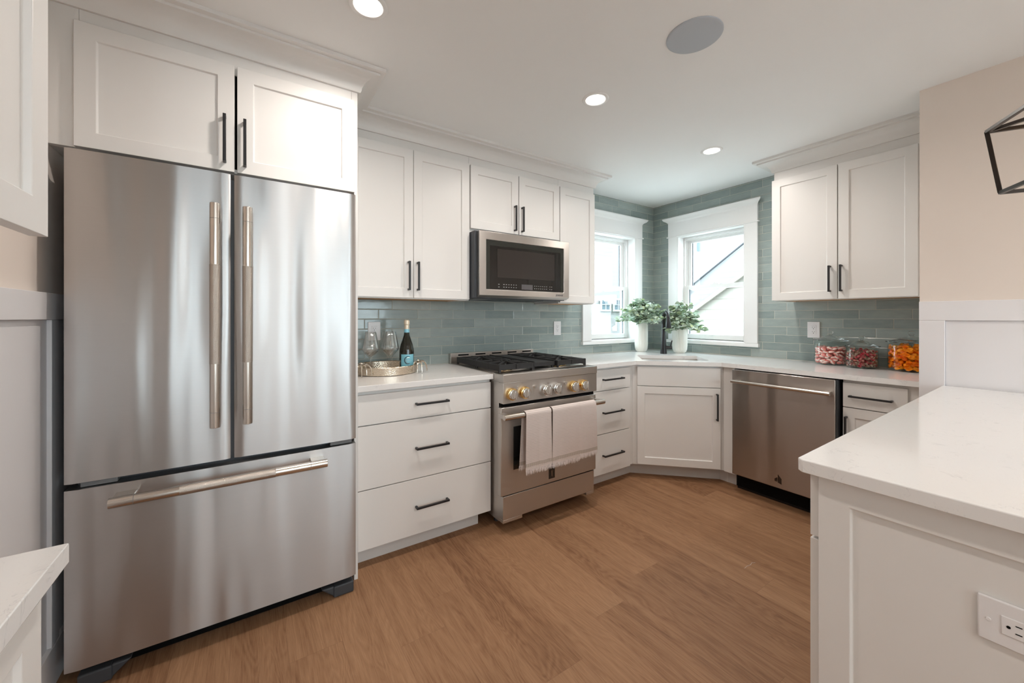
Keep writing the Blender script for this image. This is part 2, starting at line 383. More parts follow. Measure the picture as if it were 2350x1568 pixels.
for a, b in zip(xs[::2], xs[1::2]): m.box(a, b, YF-TH, YF, .74, 2.26)
struct('wall_front', m, plain('pale_wall_paint', (.80, .79, .78), .7))
# wainscot on the partition wall: frame of flat stiles round a recessed panel
wm = MB(); X0, X1 = XP-.018, XP+.002
wm.box(X0, X1, YP-.001, -4.6, 1.236, 1.332); wm.box(X0, X1, YP-.001, -2.221, 0, 1.236); wm.box(XP-.006, X1, -2.221, -4.6, 0, 1.236)
wm.box(X0, X1, -3.4, -3.5, 0, 1.236)
struct('trim_1', wm, plain('white_wainscot_paint', (.79, .775, .79), .42), bevel=.0015)
# chair rail and battens on the left wall beside the refrigerator
wl = MB(); wl.box(XL-.002, XL+.024, -.03, -1.78, 1.244, 1.332); wl.box(XL-.002, XL+.008, -.03, -1.78, 0, 1.244)
wl.box(XL-.002, XL+.02, -.64, -.70, .14, 1.244); wl.box(XL-.002, XL+.022, -.03, -1.79, 0, .14)
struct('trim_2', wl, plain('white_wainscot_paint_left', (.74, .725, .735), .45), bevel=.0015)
CROWN = [(-.004, 2.325), (.010, 2.325), (.014, 2.333), (.016, 2.345), (.024, 2.362), (.036, 2.376), (.052, 2.386), (.070, 2.391), (.084, 2.392),
         (.084, 2.402), (.100, 2.403), (.106, 2.404), (.106, H+.001), (-.004, H+.001)]
struct('trim_3', MB().sweep(CROWN, [(XL-.001, -.68), (-3.151, -.68), (-3.151, -.31), (-1.205, -.31), (-1.205, .0)]), white)
struct('trim_4', MB().sweep(CROWN, [(0, -1.30), (-.33, -1.30), (-.33, YP+.001)]), white)

# windows --------------------------------------------------------------------
def window(name, M, w, z0, z1, lock=True):     # local x across, local +y outwards through the wall, opening w wide
    r = sroot(name, tuple(M @ Vector((0, 0, z0))))
    hw = w/2; cw = .10; c = MB(M)
    for q in (-hw-cw, hw): obj('side_casing', MB(M).box(q, q+cw, -.02, 0, z0-.005, z1), wtrim, r, .0015)
    h = MB(M); h.box(-hw-cw-.002, hw+cw+.002, -.021, 0, z1+.004, 2.21)
    obj('head_casing', h, wtrim, r, .0015)
    f = MB(M); f.box(-hw-cw-.014, hw+cw+.014, -.03, 0, z1-.004, z1+.006); obj('fillet_strip', f, wtrim, r, .002)
    cp = MB(M)
    pr = [(0, 2.205), (.022, 2.205), (.024, 2.213), (.032, 2.222), (.05, 2.232), (.062, 2.246), (.062, 2.256), (0, 2.256)]
    cp.sweep(pr, [(-hw-cw, 0), (-hw-cw, -.02), (hw+cw, -.02), (hw+cw, 0)]) if False else None
    pts = [(-hw-cw, .0), (-hw-cw, -.0), (hw+cw, -.0)]
    # cornice: extruded profile with returned ends
    n = len(pr); ring = []
    for sx in (-1, 1):
        ring += [(sx*(hw+cw+max(o-.02, 0)), -o, z) for o, z in pr]
    cp.add(ring, [(j, (j+1) % n, n+(j+1) % n, n+j) for j in range(n)]); cp.add(ring[:n], [tuple(range(n))[::-1]]); cp.add(ring[n:], [tuple(range(n))])
    cp.grp(0); obj('cornice', cp, wtrim, r)
    s = MB(M); s.box(-hw-cw-.012, hw+cw+.012, -.034, 0, z0-.036, z0-.006); s.box(-hw, hw, -.02, .1, z0-.012, z0)
    obj('window_sill', s, wtrim, r, .002)
    j = MB(M); j.box(-hw, -hw+.012, -.018, TH, z0, z1); j.box(hw-.012, hw, -.018, TH, z0, z1); j.box(-hw, hw, -.018, TH, z1-.012, z1); j.box(-hw, hw, .1, TH, z0-.01, z0+.008)
    # stepped vinyl frame
    for k, (ww, yy) in enumerate(((.026, .075), (.034, .095))):
        j.box(-hw+.012, -hw+.012+ww-.012, yy, TH, z0, z1-.012); j.box(hw-.012-ww+.012, hw-.012, yy, TH, z0, z1-.012); j.box(-hw, hw, yy, TH, z1-ww-.008, z1-.012)
    obj('window_frame', j, wtrim, r, .001)
    zm = (z0+z1)/2 - .02
    def sash(nm, y0, y1, q0, q1, bt, tp, inset):
        a = hw-inset; sw = .042; m = MB(M)
        m.box(-a, -a+sw, y0, y1, q0, q1); m.box(a-sw, a, y0, y1, q0, q1); m.box(-a+sw, a-sw, y0, y1, q0, q0+bt); m.box(-a+sw, a-sw, y0, y1, q1-tp, q1)
        o = obj(nm, m, wtrim, r, .0015)
        g = MB(M); g.box(-a+sw-.004, a-sw+.004, (y0+y1)/2-.002, (y0+y1)/2+.002, q0+bt-.004, q1-tp+.004); obj('glass_pane', g, pane_m, o)
        for q in (-a+sw, a-sw-.006): obj('pane_gasket', MB(M).box(q, q+.006, y1-.012, y1, q0+bt, q1-tp), rubber, o)
        return o
    lo = sash('lower_sash', .078, .108, z0+.008, zm+.038, .045, .038, .018)
    up = sash('upper_sash', .112, .142, zm, z1-.03, .036, .036, .03)
    if lock:
        m = MB(M); m.box(-.035, .035, .08, .106, zm+.038, zm+.044); m.cyl((0, .092, zm+.044), (0, .092, zm+.052), .012); m.box(-.004, .03, .088, .097, zm+.05, zm+.056)
        obj('sash_lock', m, wtrim, r, .001)
    return r
window('window_1', FR((WA[0]+WA[1])/2, 0, 0), WA[1]-WA[0], WA[2], WA[3])
window('window_2', FR(0, (WB[0]+WB[1])/2, -90), WB[1]-WB[0], WB[2], WB[3])
# unseen windows behind the viewpoint, sized for fridge reflections; last one added for light
for k, (a, b) in enumerate(FWS):
    r = sroot('window_%d' % (k+3), ((a+b)/2, YF, .75)); m = MB()
    for x in (a, b-.05): m.box(x, x+.05, YF-.1, YF+.02, .75, 2.25)
    for z in (.75, 1.48, 2.20): m.box(a, b, YF-.1, YF+.018, z, z+.05)
    obj('window_frame', m, wtrim, r, .002)
    obj('glass_pane', MB().box(a+.02, b-.02, YF-.06, YF-.055, .78, 2.22), pane_m, r)

# ------------------------------------------------------------------ cabinet parts
def shaker(M, x0, x1, z0, z1, t=.02, fw=.055, rec=.009):
    """door slab: front at local y=-t; frame round a recessed panel"""
    m = MB(M); a, b, c, d = x0+fw, x1-fw, z0+fw, z1-fw; e = .003
    O = [(x0, z0), (x1, z0), (x1, z1), (x0, z1)]; I = [(a, c), (b, c), (b, d), (a, d)]; J = [(a+e, c+e), (b-e, c+e), (b-e, d-e), (a+e, d-e)]
    v = [(x, 0, z) for x, z in O] + [(x, -t, z) for x, z in O] + [(x, -t, z) for x, z in I] + [(x, -t+rec, z) for x, z in J]
    f = [(3, 2, 1, 0)]
    for i in range(4):
        k = (i+1) % 4
        f += [(i, k, 4+k, 4+i), (4+i, 4+k, 8+k, 8+i), (8+i, 8+k, 12+k, 12+i)]
    f.append((12, 13, 14, 15)); m.add(v, f); return m
def slab(M, x0, x1, z0, z1, t=.02): return MB(M).box(x0, x1, -t, 0, z0, z1)
def pull(M, x, z, L, vert=False, t=.02, s=.011, off=.032):
    m = MB(M); h = L/2; y0, y1 = -t-off, -t-off+s
    if vert:
        m.box(x-s/2, x+s/2, y0, y1, z-h, z+h); m.box(x-s/2, x+s/2, y1, -t, z-h, z-h+s); m.box(x-s/2, x+s/2, y1, -t, z+h-s, z+h)
    else:
        m.box(x-h, x+h, y0, y1, z-s/2, z+s/2); m.box(x-h, x-h+s, y1, -t, z-s/2, z+s/2); m.box(x+h-s, x+h, y1, -t, z-s/2, z+s/2)
    return m
def door(root, M, x0, x1, z0, z1, hx=None, hz=None, hl=.175, fw=.055, mat=None, hlabel=None, **k):
    o = obj('door', shaker(M, x0, x1, z0, z1, fw=fw), mat or white, root, .0012)
    if hx is not None: obj('handle', pull(M, hx, hz, hl, True), black, o, .0012)
    return o
def drawer(root, M, x0, x1, z0, z1, hx=None, hz=None, hl=.187, lab=None):
    o = obj('drawer', slab(M, x0, x1, z0, z1), white, root, .0012)
    if lab: o['label'] = lab
    if hx is not None: obj('handle', pull(M, hx, hz, hl), black, o, .0012)
    return o

# ------------------------------------------------------------------ refrigerator wall: over-fridge cabinet and side panel
MA = lambda y: FR(0, y, 0)
t = thing('wall_cabinet', 'wide white two-door cabinet above the steel refrigerator', 'cabinet', (-3.65, 0, 1.84))
m = MB(); m.box(XL+.001, -3.63, -.66, -.001, 1.842, 2.33); m.box(-3.622, -3.152, -.66, -.001, 1.842, 2.33)
m.box(XL+.001, -4.075, -.68, -.66, 1.842, 2.33); m.box(-3.18, -3.152, -.68, -.66, 1.842, 2.33); m.box(-4.075, -3.18, -.68, -.66, 2.245, 2.33); m.box(-4.075, -3.18, -.68, -.66, 1.842, 1.86)
obj('cabinet_box', m, white, t, .0008)
obj('gap_shade_strip', MB().box(-3.64, -3.61, -.678, -.655, 1.862, 2.243), dark, t, label='dark strip painted as shade in the gap between the two doors')  # near-black strip stands in for the shade between the doors
door(t, MA(-.68), -4.083, -3.632, 1.842, 2.276, -3.664, 1.966, .188)
door(t, MA(-.68), -3.623, -3.169, 1.842, 2.276, -3.597, 1.962, .188)
obj('side_panel', MB().box(-3.168, -3.151, -.682, -.001, .0, 1.842), white, t, .001)

# ------------------------------------------------------------------ refrigerator
F = thing('refrigerator', 'tall stainless steel french door refrigerator with bottom freezer drawer', 'refrigerator', (-3.633, -.4, 0))
obj('cabinet_body', MB().box(-4.072, -3.192, -.70, -.04, .035, 1.785), grey, F, .004)
obj('seal_band', MB().box(-4.066, -3.198, -.722, -.70, .10, 1.78), rubber, F)
def curved_door(x0, x1, z0, z1, yb=-.722, yf=-.78, bow=.002, edge=.006):
    m = MB(); n = 28; pts = [(x0, yb)]
    for i in range(n+1):
        s = i/n; x = x0 + (x1-x0)*s; e = min(x-x0, x1-x)
        y = yf - bow*(1-(2*s-1)**2) + bow*.5
        if e < edge: y += edge*(1-math.sqrt(max(0, 1-(1-e/edge)**2)))
        pts.append((x, y))
    pts.append((x1, yb)); m.prism(pts, z0, z1, smooth=True)
    for k in range(2, len(m.f)):
        pass
    return m
def fdoor(name, x0, x1, z0, z1):
    o = obj(name, curved_door(x0, x1, z0, z1), steelv, F, 0); return o
DL = fdoor('door', -4.085, -3.6425, .703, 1.808); DR = fdoor('door', -3.6305, -3.180, .703, 1.808); DZ = fdoor('freezer_drawer', -4.085, -3.180, .083, .681)
obj('center_gasket', MB().box(-3.646, -3.627, -.765, -.715, .71, 1.79), rubber, F)
def long_bar(root, p0, p1, r, kn0, kn1, post, name='handle'):
    p0, p1 = Vector(p0), Vector(p1); d = (p1-p0); L = d.length; d.normalize()
    m = MB(); m.cyl(p0, p1, r*.97, n=32)
    o = obj(name, m, steelt, root, .0012)
    g = MB(); g.cyl(p0+d*kn0, p0+d*kn1, r, n=32); obj('knurled_grip', g, knurled, o, label='knurled middle of the bar')
    for c in post:
        b = MB(); a = p0+d*c[0]; e = p0+d*c[1]
        lo = Vector((min(a.x, e.x), 0, min(a.z, e.z))); hi = Vector((max(a.x, e.x), 0, max(a.z, e.z)))
        if abs(d.z) > .5: b.box(a.x-r*.62, a.x+r*.62, p0.y, c[2], lo.z, hi.z)
        elif abs(d.x) > .5: b.box(lo.x, hi.x, p0.y, c[2], a.z-r*.62, a.z+r*.62)
        obj('bracket', b, steelt, o, .003)
    for q in (post[0][1]+.002, L-(post[0][1]+.002)): obj('joint_groove', MB().cyl(p0+d*(q-.0006), p0+d*(q+.0006), r*.978, n=32), grey, o)
    return o
for X, D in ((-3.686, DL), (-3.587, DR)):
    long_bar(D, (X, -.845, .846), (X, -.845, 1.672), .0168, .235, .60, [(.006, .055, -.776), (.771, .82, -.776)])
long_bar(DZ, (-3.965, -.848, .640), (-3.309, -.848, .640), .0175, .18, .47, [(.004, .06, -.776), (.596, .652, -.776)])
for x in (-4.05, -3.285): obj('hinge', MB().box(x, x+.09, -.765, -.722, .683, .699), grey, F, .002)
for x in (-4.07, -3.265): obj('top_hinge_cover', MB().box(x, x+.07, -.77, -.70, 1.787, 1.80), grey, F, .002)
for x0, x1 in ((-4.06, -3.975), (-3.27, -3.185)):
    m = MB(); s = 1 if x0 < -3.6 else -1
    a, b_ = (x0, x1)
    v = [(a, -.765, 0), (b_, -.765, 0), (b_, -.765, .045), (a, -.765, .045), (a, -.735, .058), (b_, -.735, .058)]
    m.box(a, b_, -.76, -.62, .0, .05); 
    if s > 0: m.add([(b_, -.755, .006), (b_, -.63, .006), (b_, -.755, .05), (b_, -.63, .05), (b_+.05, -.755, .05), (b_+.05, -.63, .05)], [(0,2,4),(1,5,3),(0,4,5,1),(2,3,5,4)])
    else: m.add([(a, -.755, .006), (a, -.63, .006), (a, -.755, .05), (a, -.63, .05), (a-.05, -.755, .05), (a-.05, -.63, .05)], [(0,4,2),(1,3,5),(0,1,5,4),(2,4,5,3)])
    obj('foot', m, rubber, F, .006, 3)
obj('base_grille', MB().box(-4.0, -3.25, -.70, -.66, .012, .078), dark, F)

# ------------------------------------------------------------------ base drawers left of the range
t = thing('base_cabinet', 'white three-drawer base cabinet between the refrigerator and the range', 'cabinet', (-2.76, 0, 0))
m = MB(); m.box(-3.150, -2.381, -.61, -.001, .10, .8835); obj('cabinet_box', m, white, t, .001)
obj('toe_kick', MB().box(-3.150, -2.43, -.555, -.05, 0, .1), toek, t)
MD = MA(-.61)
drawer(t, MD, -3.140, -2.384, .715, .865, -2.757, .792); drawer(t, MD, -3.140, -2.384, .394, .709, -2.757, .556); drawer(t, MD, -3.140, -2.384, .096, .389, -2.757, .243)
obj('countertop', MB().box(-3.1505, -2.3755, -.648, -.0005, .884, .914), quartz, bevel=.002)
tag(bpy.data.objects['countertop'], 'short white quartz countertop holding the tray, left of the range', 'countertop')

# ------------------------------------------------------------------ wall cabinets on the range wall
def wcab(label, x0, x1, z0, doors, loc):
    t = thing('wall_cabinet', label, 'cabinet', loc)
    m = MB(); m.box(x0, x1, -.31, -.001, z0+.012, 2.33); m.box(x0, x0+.018, -.31, -.001, z0, z0+.012); m.box(x1-.018, x1, -.31, -.001, z0, z0+.012); m.box(x0, x1, -.31, -.292, z0, z0+.012)
    obj('cabinet_box', m, white, t, .0008)
    obj('bottom_panel', MB().box(x0+.018, x1-.018, -.292, -.001, z0+.004, z0+.0118), wood, t, label='bare plywood underside')
    for d in doors: door(t, MA(-.31), *d)
    return t
wcab('tall white two-door wall cabinet right of the refrigerator, above the tray', -3.150, -2.3665, 1.364, [(-3.128, -2.754, 1.371, 2.273, -2.785, 1.503), (-2.751, -2.371, 1.371, 2.273, -2.728, 1.503)], (-2.76, 0, 1.36))
wcab('short white two-door wall cabinet directly above the microwave', -2.3655, -1.5885, 1.822, [(-2.361, -1.977, 1.847, 2.270, -2.012, 1.956, .18), (-1.970, -1.592, 1.847, 2.270, -1.948, 1.956, .18)], (-1.97, 0, 1.84))
wcab('narrow white single-door wall cabinet between the microwave and the window', -1.5875, -1.205, 1.360, [(-1.584, -1.211, 1.368, 2.268)], (-1.4, 0, 1.36))
# ------------------------------------------------------------------ wall cabinet on the dishwasher wall
MBf = lambda x: FR(x, 0, -90)               # local x = -world y
t = thing('wall_cabinet', 'white two-door wall cabinet above the candy jars', 'cabinet', (0, -1.7, 1.37))
m = MB(); m.box(-.33, -.001, YP+.001, -1.30, 1.385, 2.33); m.box(-.33, -.312, YP+.001, -1.30, 1.372, 1.385); m.box(-.33, -.001, -1.318, -1.30, 1.372, 1.385)
obj('cabinet_box', m, white, t, .0008)
obj('bottom_panel', MB().box(-.312, -.001, YP+.001, -1.318, 1.377, 1.3848), wood, t, label='bare plywood underside')
door(t, MBf(-.33), 1.292, 1.682, 1.376, 2.265, 1.645, 1.510); door(t, MBf(-.33), 1.688, 2.060, 1.376, 2.265, 1.706, 1.510)

# ------------------------------------------------------------------ microwave
t = thing('microwave', 'stainless steel over-the-range microwave with black glass window', 'microwave', (-1.97, 0, 1.38))
obj('housing', MB().box(-2.3645, -1.5895, -.386, -.002, 1.378, 1.821), rubber, t, .003)
m = MB(); x0, x1, z0, z1 = -2.346, -1.573, 1.386, 1.819; a, b_, c, d = -2.295, -1.625, 1.436, 1.766
v = [(x0, -.385, z0-.004), (x1, -.385, z0-.004), (x1, -.385, z1), (x0, -.385, z1), (x0, -.42, z0+.012), (x1, -.42, z0+.012), (x1, -.42, z1), (x0, -.42, z1),
     (a, -.42, c), (b_, -.42, c), (b_, -.42, d), (a, -.42, d), (a+.002, -.413, c+.002), (b_-.002, -.413, c+.002), (b_-.002, -.413, d-.002), (a+.002, -.413, d-.002)]
f = [(3,2,1,0)]
for i in range(4):
    k = (i+1) % 4; f += [(i,k,4+k,4+i), (4+i,4+k,8+k,8+i), (8+i,8+k,12+k,12+i)]
f.append((12,13,14,15)); m.add(v, f); DM = obj('door', m, steelh, t, .002)
obj('door_glass', MB().box(a+.003, b_-.003, -.4155, -.412, c+.003, d-.003), blackg, DM, .001)
m = MB(); q = .0008
m.box(a+.003, b_-.003, -.4155-q, -.4155, d-.036, d-.003); m.box(a+.003, a+.03, -.4155-q, -.4155, c+.003, d-.036); m.box(b_-.03, b_-.003, -.4155-q, -.4155, c+.003, d-.036)
obj('glass_border', m, plain('smoked_border', (.018, .02, .016), .25), DM)
obj('viewing_window', MB().box(-2.208, -1.714, -.4172, -.4155, 1.520, 1.712), greyg, DM)
obj('display', MB().box(-2.009, -1.914, -.4168, -.4155, 1.446, 1.481), plain('dim_display', (.10, .095, .10), .3), DM)
m = MB()
for row in (1.474, 1.456):
    for i, x in enumerate([-2.195, -2.155, -2.135, -2.115, -2.095, -2.075, -2.055, -1.895, -1.877, -1.859, -1.841, -1.823, -1.805, -1.787, -1.757, -1.740]):
        wv = .010 if i in (0, 1, 2) else .0065
        m.box(x-wv/2, x+wv/2, -.4163, -.4155, row-.0018, row+.0018)
obj('button_marks', m, plain('pale_print', (.35, .35, .35), .5), DM)
obj('brand_lettering', text_mb('JENNAIR', .018, .0008, FR(-1.668, -.4205, 0, 1.415)), grey, DM)
for x in (-2.33, -1.75): obj('grease_filter', MB().box(x, x+.13, -.33, -.10, 1.374, 1.379), grey, t)

# ------------------------------------------------------------------ range
RX0, RX1 = -2.374, -1.622
t = thing('range', 'stainless steel gas range with six gold and chrome knobs', 'range', (-1.998, -.35, 0))
m = MB(); m.box(RX0+.0015, RX1-.0015, -.70, -.012, .06, .905); obj('range_body', m, steelh, t, .002)
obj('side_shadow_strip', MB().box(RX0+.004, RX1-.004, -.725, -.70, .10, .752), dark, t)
m = MB(); m.box(RX0, RX1, -.64, -.03, .905, .918)
obj('cooktop', m, steelh, t, .002)
obj('front_rail', MB().box(RX0, RX1, -.756, -.641, .8745, .922), steelh, t, .002)
m = MB(); m.prism([(RX0, -.752), (RX1, -.752), (RX1, -.70), (RX0, -.70)], .752, .874); CP = obj('control_panel', m, steelh, t, .002)
m = MB(); m.box(-2.372, -1.6225, -.034, -.004, .905, .990); BG = obj('backguard', m, steelh, t, .003)
for i in range(5):
    x = -2.268 + i*.144; obj('vent_slot', MB().box(x-.043, x+.043, -.0355, -.0335, .969, .979), dark, BG, .0005)
m = MB(); m.box(-2.392, -1.636, -.757, -.722, .226, .733); OD = obj('oven_door', m, steelh, t, .003)
obj('door_window', MB().box(-2.306, -1.72, -.7585, -.756, .364, .616), blackg, OD, .001)
m = MB(); m.box(-2.375, -1.65, -.753, -.70, .085, .219)
m.box(-2.375, -2.24, -.753, -.70, .066, .085); m.box(-1.72, -1.65, -.753, -.70, .066, .085); obj('lower_panel', m, steelh, t, .0015)
m = MB(); m.cyl((-2.412, -.822, .694), (-1.628, -.822, .694), .0165, n=28); HB = obj('oven_handle', m, steelt, OD, .0015)
for x in (-2.410, -1.668): obj('bracket', MB().box(x, x+.038, -.822, -.757, .682, .706), steelh, HB, .003)
m = MB(); m.box(-2.043, -1.995, -.7585, -.7572, .250, .345); BD = obj('badge', m, plain('badge_dark', (.05, .045, .04), .2, .5), OD)
m = MB(); m.box(-2.021, -2.018, -.7595, -.7584, .265, .300); obj('badge_mark', m, chrome, BD)
for kx in (-2.31, -1.69):
    m = MB(); m.cyl((kx, -.58, 0), (kx, -.58, .065), .02, n=16); obj('foot', m, rubber, t)
for i, kx in enumerate((-2.318, -2.226, -2.063, -1.979, -1.838, -1.750)):
    mt = chrome if i in (2, 3) else brass
    m = MB(FR(kx, -.752, 0, .806) @ Matrix.Rotation(pi/2, 4, 'X'))
    m.lathe([(.0, 0), (.036, 0), (.036, .006), (.0345, .008), (.0345, .022), (.031, .024), (.029, .024)], n=36)
    kb = obj('knob', m, mt, CP, label='chrome ringed knob' if mt is chrome else 'gold ringed knob')
    m = MB(FR(kx, -.752, 0, .806) @ Matrix.Rotation(pi/2, 4, 'X'))
    m.lathe([(.0290, .018), (.0285, .030), (.026, .033), (.0, .033)], n=36); m.box(-.0055, .0055, -.027, .027, .033, .052)
    obj('knob_grip', m, chrome, kb, .0015)
for kx in (-2.147, -1.906):
    m = MB(FR(kx, -.752, 0, .832) @ Matrix.Rotation(pi/2, 4, 'X')); m.lathe([(0, 0), (.011, 0), (.011, .006), (.009, .010), (0, .010)], n=20)
    obj('button', m, chrome, CP)
# burners, grates, griddle
for bx in (-2.225, -1.775):
    for by in (-.535, -.225):
        m = MB(); m.lathe([(0, .918), (.052, .918), (.05, .928), (.044, .932), (.044, .945), (.0, .945)], (bx, by, 0), 28); bo = obj('burner', m, brass, t)
        m = MB(); m.lathe([(0, .945), (.04, .945), (.042, .949), (.036, .955), (.0, .957)], (bx, by, 0), 28); obj('burner_cap', m, iron, bo)
def grate(x0, x1):
    m = MB(); y0, y1 = -.675, -.095; z0, z1 = .936, .968; s = .013; cx = (x0+x1)/2
    for y in (y0, (y0+y1)/2 - s/2, y1-s): m.box(x0, x1, y, y+s, z0, z1)
    for x in (x0, x1-s): m.box(x, x+s, y0, y1, z0-.006, z1)
    for by in (-.535, -.225):
        for k in range(8):
            a = k*pi/4 + pi/8*0; c, s_ = cos(a), sin(a)
            r1 = .135 if k % 2 == 0 else .15; r0 = .032
            if abs(c) > .9: r1 = (x1-x0)/2
            if abs(s_) > .9: r1 = .145
            p = Matrix.Translation((cx, by, 0)) @ Matrix.Rotation(a, 4, 'Z'); q = MB(p)
            q.add([(r0, -.0075, z0+.004), (r1, -.0075, z0), (r1, .0075, z0), (r0, .0075, z0+.004), (r0, -.0075, z1+.006), (r1, -.0075, z1), (r1, .0075, z1), (r0, .0075, z1+.006)],
                  [(0,3,2,1),(4,5,6,7),(0,1,5,4),(1,2,6,5),(2,3,7,6),(3,0,4,7)])
            m.v += q.v; b0 = len(m.v)-len(q.v); m.f += [[i+b0 for i in f] for f in q.f]; m.sm += q.sm; m.mi += q.mi
    for x in (x0, x1-s):
        for y in (y0, -.39, y1-s): m.box(x, x+s, y, y+s, .918, z0)
    return m
for x0, x1 in ((-2.352, -2.098), (-1.902, -1.648)): obj('grate', grate(x0, x1), iron, t, .001)
m = MB(); m.box(-2.085, -1.915, -.66, -.10, .938, .964); m.box(-2.085, -2.077, -.66, -.10, .964, .972); m.box(-1.923, -1.915, -.66, -.10, .964, .972)
for x in (-2.08, -1.93):
    for y in (-.65, -.12): m.box(x, x+.012, y, y+.012, .918, .938)
obj('griddle', m, iron, t, .002)

# ------------------------------------------------------------------ drawer stack, corner sink base
t = thing('base_cabinet', 'narrow white three-drawer base cabinet right of the range', 'cabinet', (-1.36, 0, 0))
obj('cabinet_box', MB().box(-1.612, -1.0835, -.61, -.001, .10, .8835), white, t, .001)
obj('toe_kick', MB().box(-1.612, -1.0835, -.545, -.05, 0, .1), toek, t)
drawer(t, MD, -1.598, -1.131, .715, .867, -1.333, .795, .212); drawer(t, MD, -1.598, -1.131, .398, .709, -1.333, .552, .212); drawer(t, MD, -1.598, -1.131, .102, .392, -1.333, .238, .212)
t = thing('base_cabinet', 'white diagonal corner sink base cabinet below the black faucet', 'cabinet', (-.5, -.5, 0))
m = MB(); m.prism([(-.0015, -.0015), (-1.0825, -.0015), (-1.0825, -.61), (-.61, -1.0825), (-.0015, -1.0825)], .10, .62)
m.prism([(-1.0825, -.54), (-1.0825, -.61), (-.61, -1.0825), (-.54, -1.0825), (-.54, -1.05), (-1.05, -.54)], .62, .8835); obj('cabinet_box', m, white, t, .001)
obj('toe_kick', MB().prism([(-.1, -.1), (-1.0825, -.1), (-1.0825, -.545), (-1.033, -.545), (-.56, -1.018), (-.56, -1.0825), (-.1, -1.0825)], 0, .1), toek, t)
MG = FR(-.846, -.846, -45)                  # centre of the diagonal face, x+y = -1.692
drawer(t, MG, -.299, .299, .7225, .8695, lab='handleless false front'); door(t, MG, -.299, .299, .110, .7165, .272, .578, .20)
# counter with a cut-out for the sink
def ring_prism(mb, outer, inner, z0, z1):
    bm = bmesh.new(); es = []
    for P in (outer, inner):
        vs = [bm.verts.new((x, y, z1)) for x, y in P]
        es += [bm.edges.new((vs[i], vs[(i+1) % len(vs)])) for i in range(len(vs))]
    bmesh.ops.triangle_fill(bm, use_beauty=True, edges=es, use_dissolve=False)
    bm.verts.ensure_lookup_table(); V = [v.co.copy() for v in bm.verts]; Fc = [[v.index for v in f.verts] for f in bm.faces]
    bm.verts.index_update(); n = len(V)
    mb.add(V + [Vector((v.x, v.y, z0)) for v in V], Fc + [[i+n for i in f[::-1]] for f in Fc])
    for P in (outer, inner):
        k = len(P); mb.add([(x, y, z0) for x, y in P] + [(x, y, z1) for x, y in P], [(i, (i+1) % k, k+(i+1) % k, k+i) for i in range(k)])
    bm.free(); return mb.grp(0)
SK = [(-.687, -.333), (-.333, -.687), (-.603, -.957), (-.957, -.603)]
cm = ring_prism(MB(), [(-1.6205, -.0005), (-.0005, -.0005), (-.0005, YP+.0005), (-.660, YP+.0005), (-.660, -1.085), (-1.092, -.653), (-1.6205, -.653)], SK, .884, .914)
o = obj('countertop', cm, quartz); tag(o, 'long white quartz corner countertop carrying the faucet, potted plants and candy jars', 'countertop')
t = thing('kitchen_sink', 'undermount steel sink set in the corner countertop', 'sink', (-.645, -.645, .66))
c0 = Vector((-.645, -.645)); m = MB(); O = [Vector(p) for p in SK]
def grow(k): return [tuple(c0 + (p-c0)*k) for p in O]
a, b_, c, d = grow(1.03), grow(1.0), grow(.97), grow(1.05)
for P, Q, z0, z1 in ((a, c, .884-.0006, .70), (d, d, .8832, .69)):
    m.add([(x, y, z0) for x, y in P] + [(x, y, z1) for x, y in Q], [(i, (i+1) % 4, 4+(i+1) % 4, 4+i) for i in range(4)])
m.add([(x, y, .70) for x, y in c], [(0,1,2,3)]); m.add([(x, y, .69) for x, y in d], [(3,2,1,0)])
m.add([(x, y, .8832) for x, y in a] + [(x, y, .8832) for x, y in d], [(i, (i+1) % 4, 4+(i+1) % 4, 4+i) for i in range(4)])
m.grp(0); obj('basin', m, steelh, t); obj('drain', MB().cyl((-.62, -.62, .70), (-.62, -.62, .704), .045, n=24), chrome, t)

# ------------------------------------------------------------------ dishwasher and its neighbours
t = thing('corner_filler', 'narrow white filler panel between the sink cabinet and the dishwasher', 'filler panel', (-.3, -1.12, 0))
obj('panel', MB().box(-.628, -.001, -1.1655, -1.0835, .10, .8835), white, t, .001)
obj('toe_kick', MB().box(-.560, -.05, -1.1655, -1.0835, 0, .1), toek, t)
t = thing('dishwasher', 'stainless steel dishwasher with a bar handle', 'dishwasher', (-.34, -1.475, 0))
obj('tub', MB().box(-.61, -.03, -1.786, -1.168, .02, .8835), dark, t)
obj('toe_kick', MB().box(-.60, -.55, -1.784, -1.17, .002, .112), plain('black_toe_kick', (.006, .006, .007), .45), t)
DD = obj('door', MB().box(-.678, -.615, -1.772, -1.170, .122, .877), steeld, t, .004)
obj('trim_strip', MB().box(-.668, -.612, -1.777, -1.7725, .122, .877), rubber, t)
m = MB(); m.cyl((-.732, -1.763, .798), (-.732, -1.190, .798), .0118, n=24); hb = obj('handle', m, steelt, DD, .001)
for y in (-1.757, -1.231): obj('bracket', MB().box(-.732, -.678, y, y+.035, .789, .807), steelh, hb, .003)
lg = MB(); lg.add([(-.6790, -1.444, .165), (-.6790, -1.463, .160), (-.6790, -1.463, .192), (-.6790, -1.444, .180)], [(0,1,2,3)]); lg.add([(-.6790, -1.466, .157), (-.6790, -1.488, .150), (-.6790, -1.488, .188), (-.6790, -1.466, .215)], [(0,1,2,3)])
lg2 = MB()
for p in ((.179, -1.444, -1.463), ): pass
def solid(poly, x0, x1):
    m = MB(); n = len(poly); m.add([(x0, y, z) for y, z in poly] + [(x1, y, z) for y, z in poly], [tuple(range(n)), tuple(range(n, 2*n))[::-1]] + [(i, (i+1) % n, n+(i+1) % n, n+i) for i in range(n)]); return m
